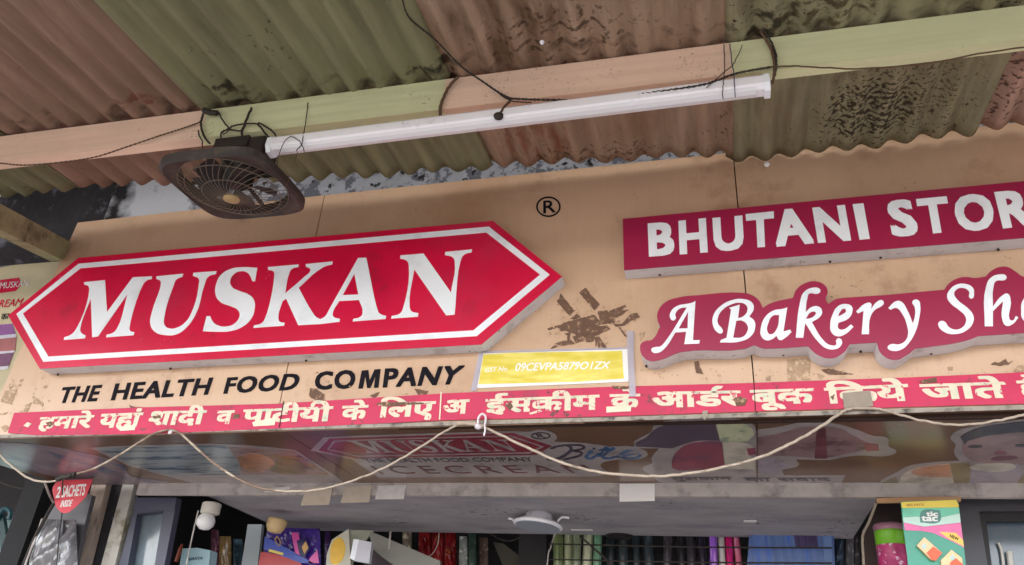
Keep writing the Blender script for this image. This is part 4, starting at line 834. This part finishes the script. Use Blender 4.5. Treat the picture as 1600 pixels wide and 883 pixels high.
for px, c in (([(-60, 512), (20, 506), (25, 522), (-60, 530)], (150, 96, 160)), ([(-60, 530), (25, 522), (26, 527), (-60, 537)], (210, 214, 226)), ([(-60, 537), (26, 527), (24, 548), (-60, 553)], (176, 110, 110)), ([(-60, 553), (24, 548), (22, 551), (-60, 560)], (214, 214, 226)), ([(-60, 560), (22, 551), (14, 572), (-60, 578)], (126, 84, 116)), ([(-60, 578), (14, 572), (12, 577), (-60, 583)], (224, 224, 236))):
    part('picture_band', shape(PNs, [px], .001), mat('band_print', c, .5, var=.15, vs=20), ns)
single('neighbour_wall', box((-7.5, 4.3, 0), (-3.35, 4.4, 3.1)), mat('far_dark_wall', (48, 46, 48), .8, var=.3, vs=5), kind='structure')
tp = thing('teal_panel', 'pale aqua panel with dark teal post at the bottom left corner', 'panel', aty(20, 880, 3.0))
part('sheet', shape(Plane('y', 3.0), [[(-60, 808), (49, 808), (36, 850), (26, 900), (-60, 900)]], .01), mat('aqua_sheet', (176, 214, 210), .5, var=.06), tp)
part('post', shape(Plane('y', 2.96), [[(-6, 800), (8, 796), (18, 860), (20, 900), (8, 900), (4, 830)]], .02), mat('teal_post', (26, 58, 62), .5), tp)
part('hook', tube([aty(-6, 812, 2.93), aty(6, 795, 2.93), aty(16, 800, 2.93), aty(14, 812, 2.93)], .01, 8, 4), mat('teal_hook', (30, 74, 84), .4), tp)
tb = thing('hanging_toy', 'orange ball with green and red tassels hanging in front of the aqua panel', 'ornament', aty(24, 855, 2.8))
M_or = mat('orange_ball', (206, 150, 60), .5, var=.1)
part('ball', lathe([(.0, -.022), (.012, -.018), (.021, -.008), (.022, 0), (.021, .008), (.012, .018), (0, .022)], aty(24, 852, 2.8), (0, 0, 1), 14), M_or, tb, smooth=True)
for i, (a, b, c) in enumerate([((30, 838), (44, 832), (170, 90, 70)), ((30, 838), (20, 822), (150, 84, 70)), ((28, 836), (26, 828), (84, 110, 60)), ((22, 862), (14, 872), (190, 110, 80)), ((24, 862), (30, 876), (190, 110, 80)), ((24, 836), (16, 834), (90, 100, 60)), ((22, 866), (24, 890), (150, 120, 60))]):
    part('tassel', tube([aty(*a, 2.8), aty(*b, 2.79)], .006, 6, 2), mat('tassel_fibre', c, .8), tb)
single('ceiling_pole', tube([aty(-40, 735, 2.9), aty(20, 760, 2.9), aty(60, 764, 2.9), aty(75, 758, 2.9)], .005, 6, 5), M_wireb, 'thin dark cable sagging across the gap at the lower left', 'cable')
# bulb and holders
bb_ = thing('light_bulb', 'white bulb in a white ceiling holder at the left of the lintel', 'bulb', aty(323, 830, 2.56))
p = aty(329, 797, 2.56)
part('holder', lathe([(.028, .026), (.034, .022), (.034, -.012), (.026, -.016)], p, (0, 0, 1), 20), mat('aged_white_holder', (206, 202, 190), .4, var=.05), bb_, smooth=False)
part('bulb', lathe([(.014, .028), (.027, .018), (.033, .002), (.031, -.014), (.018, -.028), (.0, -.032)], p-Vector((.008, 0, .040)), (0, 0, 1), 20), mat('bulb_white', (232, 232, 232), .3, var=.01, coat=.3), bb_, smooth=True)
single('pull_chain', tube([aty(310, 798, 2.54), aty(304, 822, 2.54), aty(298, 850, 2.54), aty(292, 880, 2.54), aty(289, 900, 2.54)], .0026, 6, 5, .0006), M_conc, 'pale bead chain hanging left of the white bulb', 'chain')
hb = thing('lamp_holder', 'yellowed empty lamp holder with a small metal loop under the lintel', 'lamp holder', aty(430, 830, 2.75))
p = aty(431, 822, 2.75)
part('cup', lathe([(.036, .026), (.038, .018), (.036, -.004), (.026, -.022), (.012, -.026)], p, (.12, 0, 1), 18), mat('yellowed_plastic', (206, 178, 130), .45, var=.06), hb, smooth=True)
part('loop', tube([aty(433, 838, 2.74), aty(438, 846, 2.74), aty(436, 853, 2.74), aty(430, 844, 2.74), aty(433, 838, 2.74)], .0025, 6, 3), mat('loop_metal', (150, 120, 80), .4), hb)
# interior wall strip, box
quadbox(3.0, [(391, 821), (413, 821), (405, 900), (379, 900)], .02, 'wall_strip', mat('pale_blue_panel', (176, 186, 190), .6, var=.05), 'narrow pale panel left of the purple snack packet', 'panel')
sbx = thing('small_carton', 'pale blue carton with dark lettering at the bottom below the bulb', 'carton', aty(316, 880, 2.8))
part('carton', shape(Plane('y', 2.8), [[(297, 861), (320, 860), (340, 864), (336, 900), (290, 900)]], .05), mat('carton_blue', (160, 192, 200), .5, var=.06), sbx)
part('lettering', text_on(Plane('y', 2.749), 'AJANTA', [(291, 877), (316, 876), (317, 870), (294, 871)], .02, .2, thick=.0005), mat('carton_print', (30, 60, 90), .5), sbx)
single('spray_can', lathe([(.008, -.05), (.009, .0), (.006, .012), (.004, .02)], aty(282, 858, 2.9), (.1, 0, 1), 12), mat('green_cap', (120, 130, 40), .4, dirt=[((150, 70, 50), .5, .52, 12)]), 'thin green and orange bottle in the dark shelf left of the bulb', 'bottle')
# purple packet
pk = thing('snack_packet', 'shiny purple and pink snack packet with red lower corner hanging under the lintel', 'packet', aty(460, 880, 2.9))
Pk = Plane('y', 2.9); 
part('wrapper', pillow(2.9, [(418, 824), (500, 826), (504, 960), (396, 960)], .018, .9, 20, 24, 4), mat('purple_foil', (60, 34, 130), .25, var=.3, vs=14, coat=.6), pk)
PK1 = Plane('y', 2.87, .0005)
part('print', shape(PK1, [[(408, 862), (445, 868), (470, 880), (480, 900), (400, 900)]], .0006), mat('packet_red', (170, 26, 40), .3), pk)
part('print', shape(PK1, [[(414, 838), (440, 852), (490, 880), (470, 880), (412, 858)]], .0007), mat('packet_blue', (50, 74, 170), .3), pk)
for l_, c in (([(455, 832), (466, 832), (474, 868), (462, 866)], (206, 80, 160)), ([(484, 872), (496, 860), (499, 880), (482, 880)], (206, 80, 160))):
    part('print', shape(PK1, [l_], .0007), mat('packet_pink', c, .3), pk)
part('print', shape(Plane('y', 2.87, .0014), [[(464, 845), (478, 840), (484, 858), (476, 870), (468, 866)]], .0007), mat('packet_navy', (26, 26, 80), .3), pk)
part('print', shape(Plane('y', 2.87, .0022), [[(472, 855), (478, 846), (482, 856), (476, 866)]], .0007), mat('packet_gold', (206, 160, 90), .3), pk)
part('print', shape(Plane('y', 2.87, .0022), [[(421, 858), (443, 864), (443, 868), (420, 862)]], .0007), mat('packet_yellow', (220, 200, 90), .3), pk)
# yellow oval pack
ov = thing('oval_packet', 'upright packet with a yellow oval picture beside the white switch box', 'packet', aty(530, 880, 2.9))
part('wrapper', shape(Plane('y', 2.9), [[(514, 868), (522, 845), (548, 828), (552, 900), (512, 900)]], .02), mat('cream_wrap', (190, 188, 170), .4), ov)
part('picture', shape(Plane('y', 2.88, .0005), [[(516, 868, 1), (520, 848, 1), (530, 840, 1), (538, 848, 1), (538, 868, 1), (530, 880, 1), (518, 880, 1)]], .001), mat('yellow_oval', (222, 176, 50), .35, var=.1, vs=30), ov)
quadbox(2.98, [(541, 829), (549, 829), (545, 858), (540, 858)], .02, 'blue_strip', mat('blue_card', (60, 92, 140), .5), 'narrow blue strip behind the yellow oval packet', 'card')
quadbox(2.96, [(549, 829), (585, 830), (560, 860), (545, 900), (538, 900)], .01, 'cream_card', mat('cream_card', (186, 192, 170), .6, var=.08), 'cream board behind the white switch box', 'board')
sw = thing('switch_box', 'white plastic switch box hanging below the lintel beside the grey rail', 'switch box', aty(568, 880, 2.8))
part('front', shape(Plane('y', 2.8), [[(564, 845), (584, 849), (580, 882), (557, 878)]], .02), mat('grey_white_box', (186, 186, 196), .45, var=.04), sw)
part('side', shape(Plane('y', 2.802), [[(556, 844), (565, 845), (558, 878), (550, 874)]], .02), mat('bright_box_side', (232, 236, 242), .4, var=.02), sw)
single('grey_rail', shape(Plane('y', 2.92), [[(580, 832), (592, 836), (690, 878), (690, 900), (640, 900), (600, 872), (584, 858)]], .02), mat('grey_rail', (126, 126, 118), .5, var=.1), 'grey metal rail slanting down right beside the white switch box', 'rail')
single('rail_panel', shape(Plane('y', 2.93), [[(584, 858), (610, 868), (660, 900), (560, 900)]], .005), mat('dark_plum', (50, 34, 44), .5), 'dark plum panel under the slanting grey rail', 'panel')
single('hang_chain', tube([aty(610, 831, 2.9), aty(609, 842, 2.9), aty(608, 858, 2.9)], .004, 6, 3, .001), M_conc, 'short pale chain above the slanting rail', 'chain')
for k, (a, b, lab) in enumerate([(655, 674, 'left'), (676, 694, 'middle'), (696, 712, 'right')]):
    single('red_packet', pillow(3.4-.03*k, [(a, 822), (b, 822), (b+2, 930), (a-4, 930)], .02, .9, 10, 16, 11+k), M_redp if k else globals().setdefault('M_redp', mat('dark_red_pack', (150, 34, 38), .3, var=.35, vs=14, dirt=[((190, 120, 60), .6, .66, 24)], coat=.4)), lab+' one of three dark red packets hanging right of the slanting rail', 'packet', 'dark red packets under the lintel')
single('loop_cable', tube([aty(686, 833, 3.1), aty(684, 850, 3.1), aty(676, 865, 3.1), aty(664, 873, 3.1)], .0022, 6, 4), M_conc, 'thin cable loop in front of the dark red packets', 'cable')
single('loop_cable', tube([aty(765, 833, 3.15), aty(780, 842, 3.15), aty(798, 845, 3.15), aty(814, 838, 3.15), aty(818, 832, 3.15)], .0030, 6, 5), M_wireb, 'brown cable hanging in a curve under the lintel left of the downlight', 'cable')
single('cord_run', tube([aty(868, 832, 3.05), aty(862, 850, 3.05), aty(856, 870, 3.05), aty(855, 900, 3.05)], .0030, 6, 5, .001), M_conc, 'twisted pale cord hanging down from the round downlight', 'cord')
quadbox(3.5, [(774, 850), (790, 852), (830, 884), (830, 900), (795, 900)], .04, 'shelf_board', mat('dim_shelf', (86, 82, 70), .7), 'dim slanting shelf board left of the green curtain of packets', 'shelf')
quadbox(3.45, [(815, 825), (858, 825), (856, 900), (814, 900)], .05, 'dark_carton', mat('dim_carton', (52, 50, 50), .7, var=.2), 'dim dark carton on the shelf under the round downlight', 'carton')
# strips of packets
def packs(u0, u1, n, y, cols, name, label, cat, group, vtop=828, rough=.25, gap=1):
    w = (u1-u0)/n
    for i in range(n):
        a = u0+i*w; b = a+w-gap; c = cols[i % len(cols)]
        A = aty(a, vtop, y); B = aty(b, vtop, y); r = (B.x-A.x)/2
        rr_ = r*random.uniform(.8, 1.12); yy_ = y+random.uniform(-.03, .03)
        single(name, lathe([(rr_*.8, -.17), (rr_, -.15), (rr_*.93, -.09), (rr_, -.04), (rr_*.96, .02), (rr_*.8, .03)], ((A.x+B.x)/2, yy_, A.z), (random.uniform(-.05, .05), 0, 1), 14), mat(name, c, rough, var=.3, vs=30, stretch=(4, 4, .4), coat=.4, dirt=[(tuple(min(255, int(q*1.5+30)) for q in c), .56, .7, 18), (tuple(int(q*.5) for q in c), .6, .72, 14)]), label[i % len(label)], cat, group, smooth=True)
packs(864, 944, 5, 3.25, [(112, 128, 84), (170, 178, 140), (130, 142, 112), (192, 196, 164), (110, 156, 124)], 'snack_tube', ['dull green upright snack tube, leftmost beside the downlight cord', 'pale upright snack tube, second right of the downlight cord', 'grey green upright snack tube in the middle of the green row', 'cream green upright snack tube, fourth of the green row', 'mint green upright snack tube at the right end of the green row'], 'tube', 'green snack tubes in a row under the lintel')
packs(946, 1022, 4, 3.35, [(44, 54, 56), (60, 70, 72), (50, 58, 62), (62, 72, 78)], 'dark_bottle', ['dark teal bottle, first right of the green tubes', 'grey teal bottle, second right of the green tubes', 'dark bottle, third right of the green tubes', 'grey bottle with a pale glint, fourth right of the green tubes'], 'bottle', 'dark bottles in a row under the lintel')
packs(1036, 1104, 4, 3.35, [(70, 66, 72), (58, 56, 60), (74, 70, 78), (56, 50, 66)], 'dark_bottle', ['grey bottle just right of the gap in the bottle row', 'dim bottle, second right of the gap in the row', 'purplish grey bottle, third right of the gap', 'dark violet bottle beside the shiny foil packet'], 'bottle', 'dark bottles in a row under the lintel')
packs(1108, 1156, 4, 3.2, [(170, 110, 240), (252, 240, 220), (252, 40, 130), (240, 120, 150)], 'foil_packet', ['violet shiny foil packet at the left of the foil group', 'cream gold shiny foil packet beside the violet one', 'hot pink shiny foil packet in the middle', 'rose foil packet beside the blue film roll'], 'packet', 'shiny foil packets under the lintel', 832, .18, 0)
bf = thing('blue_film_roll', 'stacked blue shiny film covering the shelf right of the foil packets', 'film', aty(1230, 880, 3.15))
part('film', shape(Plane('y', 3.15), [[(1170, 846), (1184, 836), (1299, 836), (1301, 900), (1166, 900)]], .08), mat('blue_film', (96, 122, 176), .2, var=.25, vs=10, stretch=(4, 4, .5), dirt=[((50, 104, 210), .52, .7, 8)], coat=.6), bf)
part('violet_band', shape(Plane('y', 3.068), [[(1240, 836), (1276, 836), (1278, 856), (1244, 856)]], .003), mat('violet_film', (78, 66, 104), .25, var=.3, vs=30, stretch=(5, 5, .4)), bf)
part('pale_edge', shape(Plane('y', 3.068), [[(1286, 836), (1299, 836), (1301, 900), (1288, 900)]], .003), mat('pale_film', (110, 136, 186), .25), bf)
for v, lab in ((856, 'upper black wire strung across the packets under the lintel'), (880, 'lower black wire strung across the packets under the lintel')):
    single('shelf_wire', tube([aty(858, v-6, 3.04), aty(950, v-4, 3.04), aty(1100, v-1, 3.04), aty(1300, v, 3.04)], .0028, 6, 4), M_wireb, lab, 'wire')
single('prop_stick', tube([aty(906, 838, 3.02), aty(945, 872, 3.02), aty(960, 890, 3.02)], .004, 6, 2), M_wireb, 'thin dark stick slanting across the green tubes', 'stick')
single('dish_lamp', lathe([(.02, .012), (.05, .006), (.056, 0), (.04, -.006)], aty(968, 838, 3.12), (0, 0, 1), 20), M_fand, 'flat black round lamp under the lintel above the dark bottles', 'lamp')
# niche at right
quadbox(2.75, [(1369, 786), (1452, 786), (1452, 900), (1352, 900), (1350, 836)], .01, 'niche_back', mat('niche_brown', (62, 50, 46), .8, var=.2), 'dark brown backboard of the niche behind the pink and green jar', 'board')
quadbox(2.50, [(1369, 780), (1445, 778), (1500, 778), (1500, 785), (1370, 787)], .012, 'shelf_edge', mat('tan_wood', (190, 148, 108), .7, var=.1), 'tan wooden edge under the lintel above the pink and green jar', 'shelf')
single('stay_wire', tube([aty(1369, 786, 2.50), aty(1358, 815, 2.55), aty(1348, 837, 2.6), aty(1349, 870, 2.6), aty(1350, 900, 2.6)], .004, 6, 3), M_tape2, 'pale strip running down the left edge of the niche', 'strip')
jr = thing('candy_jar', 'pink and lime green plastic jar in the niche beside the mint blister card', 'jar', aty(1385, 880, 2.62))
A = aty(1364, 826, 2.62); B = aty(1414, 822, 2.62); cj = Vector(((A.x+B.x)/2, 2.62, A.z)); rj = (B.x-A.x)/2
part('lid', lathe([(rj*.92, .012), (rj, .006), (rj, -.006), (rj*.98, -.008)], cj, (0, 0, 1), 24), mat('pink_lid', (156, 110, 128), .4, var=.1), jr, smooth=True)
part('green_band', lathe([(rj*.97, -.008), (rj*.985, -.012), (rj*.985, -.050)], cj, (0, 0, 1), 24), mat('lime_wrap', (112, 176, 40), .4, var=.1), jr, smooth=True)
part('pink_label', lathe([(rj*.99, -.050), (rj, -.052), (rj, -.16)], cj, (0, 0, 1), 24), mat('magenta_wrap', (170, 50, 104), .4, var=.3, vs=40, dirt=[((226, 200, 214), .56, .6, 45)]), jr, smooth=True)
# mint blister card
tc = thing('mint_card', 'hanging mint card, yellow top, teal and pink print with two orange mint boxes', 'packet', aty(1460, 880, 2.40))
P0 = Plane('y', 2.40); P2 = Plane('y', 2.40, .0035)
card = [(1407, 784), (1496, 780.5), (1498, 786), (1510, 884), (1520, 930), (1440, 930), (1414, 855)]
zc = lambda p: Z(1340, 760, 6.154, p)
part('card', shape(P0, [zc([(412,150),(950,128),(970,180),(1035,720),(1045,900),(500,900),(470,640),(440,420)]), circle(1451, 788.3, 2.4, 2.2, 8)], .003), mat('mint_teal', (10, 140, 112), .35, var=.08, coat=.3), tc)
part('print', shape(P2, [zc([(415,155),(945,132),(968,178),(970,205),(425,212)])], .0004), mat('mint_yellow', (232, 210, 90), .4), tc)
part('print', shape(P2, [zc([(427,214),(970,207),(978,260),(800,300),(560,290),(432,300)])], .0004), mat('mint_green', (116, 204, 172), .4, var=.1, vs=20), tc)
part('print', shape(P2, [zc([(433,302),(560,292),(800,302),(978,262),(988,350),(900,360),(640,390),(440,350)])], .0004), mat('mint_pale', (196, 228, 216), .4, var=.06), tc)
part('print', shape(P2, [zc([(440,352),(640,392),(900,362),(988,352),(1020,590),(880,520),(720,450),(600,430),(455,425)])], .0004), mat('mint_pink', (232, 116, 170), .4, var=.1, vs=20), tc)
P3 = Plane('y', 2.40, .0042)
part('print', shape(P3, [zc([(780,440),(940,450),(1010,520),(1018,580),(880,510)])], .0004), mat('mint_yellow2', (236, 196, 90), .4), tc)
part('logo_patch', shape(P3, [zc([(600,262,1),(630,232,1),(790,236),(798,320,1),(770,352,1),(600,350)])], .0004), mat('mint_logo', (86, 140, 130), .4), tc)
P4 = Plane('y', 2.40, .0048)
part('lettering', text_on(P4, 'tic', [zc([(660,292)])[0][:2], zc([(770,292)])[0][:2], zc([(768,246)])[0][:2], zc([(650,246)])[0][:2]], .04, thick=.0004), M_paper, tc)
part('lettering', text_on(P4, 'tac', [zc([(612,340)])[0][:2], zc([(768,340)])[0][:2], zc([(766,288)])[0][:2], zc([(608,290)])[0][:2]], .04, thick=.0004), M_paper, tc)
part('lettering', text_on(P3, 'BIG PACK', [zc([(470,196)])[0][:2], zc([(640,190)])[0][:2], zc([(640,168)])[0][:2], zc([(470,174)])[0][:2]], .02, thick=.0004), mat('mint_orange_text', (190, 130, 60), .4), tc)
part('lettering', text_on(P4, 'NEW', [zc([(880,492)])[0][:2], zc([(965,528)])[0][:2], zc([(968,498)])[0][:2], zc([(885,462)])[0][:2]], .02, thick=.0004), M_black, tc)
for bxp, sp, wp in ((([(560,580),(630,500),(800,650),(740,722),(700,720)]), [(650,650),(715,590),(800,650),(740,722),(700,720)], [(600,590),(630,555),(655,590),(625,620)]), (([(790,720),(890,620),(990,700),(1000,800),(800,800)]), [(880,740),(930,700),(1000,760),(1000,800),(860,800)], [(870,700),(900,665),(930,700),(900,730)])):
    part('mint_box', shape(P2, [zc(bxp)], .012), mat('clear_mint', (226, 180, 120), .3, var=.1, vs=40, coat=.5), tc)
    part('mint_label', shape(Plane('y', 2.40, .0158), [zc(sp)], .0006), mat('orange_label', (226, 90, 50), .4), tc)
    part('mint_window', shape(Plane('y', 2.40, .0158), [zc(wp)], .0006), mat('window_grey', (170, 196, 190), .3), tc)
# black cabinet at right
cb = thing('black_cabinet', 'black framed glass cabinet at the lower right behind the mint card', 'cabinet', aty(1560, 880, 2.62))
M_cab = mat('charcoal_frame', (62, 60, 68), .45, var=.12, vs=6, coat=.1)
part('frame', shape(Plane('y', 2.60), [[(1452, 776), (1760, 776), (1760, 910), (1535, 910), (1525, 803), (1452, 803)]], .03) if False else shape(Plane('y', 2.60), [zc([(690,100),(2600,100),(2600,255),(1140,262),(1260,1000),(700,1000)])], .03), M_cab, cb)
part('inner_frame', shape(Plane('y', 2.61), [zc([(1135,262),(2600,255),(2600,350),(1220,350),(1300,1000),(1250,1000)])], .02), mat('inner_black', (22, 22, 24), .5), cb)
part('pane', shape(Plane('y', 2.63), [zc([(1200,340),(2600,340),(2600,1000),(1290,1000)])], .004), mat('cabinet_glass', (94, 108, 120), .1, var=.3, vs=7, dirt=[((60, 70, 84), .5, .65, 6)], coat=.6), cb)
part('latch', join(tube([aty(1560, 848, 2.615), aty(1565, 862, 2.615), aty(1568, 890, 2.615)], .004, 6, 3), tube([aty(1577, 862, 2.615), aty(1580, 890, 2.615)], .008, 8, 3)), mat('latch_white', (206, 204, 196), .4), cb)
# small marks on the lintel underside
for i, (u, v, w) in enumerate([(909, 828, 17), (1172, 814, 10)]):
    A = atz(u-w, v, ZL2-.002); B = atz(u+w, v+(1 if i == 0 else 2), ZL2-.002)
    single('tape_strip', box((A.x, min(A.y, B.y)-.006, ZL2-.0025), (B.x, max(A.y, B.y)+.006, ZL2-.0008)), M_paper, ['thin white strip stuck under the lintel just right of the downlight', 'thin white strip stuck under the lintel above the foil packets'][i], 'strip')
single('roof_bolt', lathe([(.004, 0), (.006, .004), (.003, .01)], atroof(847, 64), (0, 0, -1), 8), M_tubew, 'small white bolt in the stained pink roof sheet', 'bolt')
single('roof_bolt', lathe([(.006, 0), (.008, .004), (.004, .012)], aty(1198, 256, 1.87), (0, -.5, -1), 8), M_tubew, 'small white bolt at the edge of the green sheet beside the right seam', 'bolt')

# more stock in the shadows under the lintel
clut = [(352, 3.4, 846, 18, (120, 96, 60), 'ochre sachet strip hanging in the dark left of the pale wall strip'), (372, 3.5, 850, 14, (70, 96, 110), 'grey blue sachet strip close to the pale wall strip'), (336, 3.5, 836, 12, (84, 44, 60), 'plum sachet strip hanging behind the white bulb'),
        (636, 3.45, 836, 14, (150, 140, 120), 'beige sachet strip hanging behind the slanting rail'), (724, 3.3, 846, 12, (150, 156, 150), 'pale sachet strip just right of the dark red packets'), (738, 3.3, 842, 11, (60, 80, 70), 'dark green sachet strip right of the pale sachet strip'), (756, 3.4, 848, 13, (110, 90, 80), 'brown sachet strip left of the slanting shelf board'),
        (1312, 3.2, 838, 12, (60, 76, 96), 'dark blue sachet strip right of the blue film'), (1328, 3.2, 840, 12, (120, 118, 124), 'grey sachet strip near the niche edge'), (1340, 3.1, 842, 8, (60, 56, 60), 'narrow charcoal sachet strip beside the niche edge'), (512, 3.2, 836, 9, (90, 60, 120), 'narrow violet sachet strip between the snack packet and the oval packet')]
for k, (u, y, v, w, c, lab) in enumerate(clut):
    single('sachet_strip', pillow(y, [(u-w/2, v-8), (u+w/2, v-8), (u+w/2+1, 940), (u-w/2-2, 940)], .012, 1.2, 8, 22, 20+k), mat('sachet_foil', c, .3, var=.3, vs=30, dirt=[(tuple(min(255, int(q*1.6+20)) for q in c), .56, .62, 26)], coat=.4), lab, 'sachets', smooth=True)
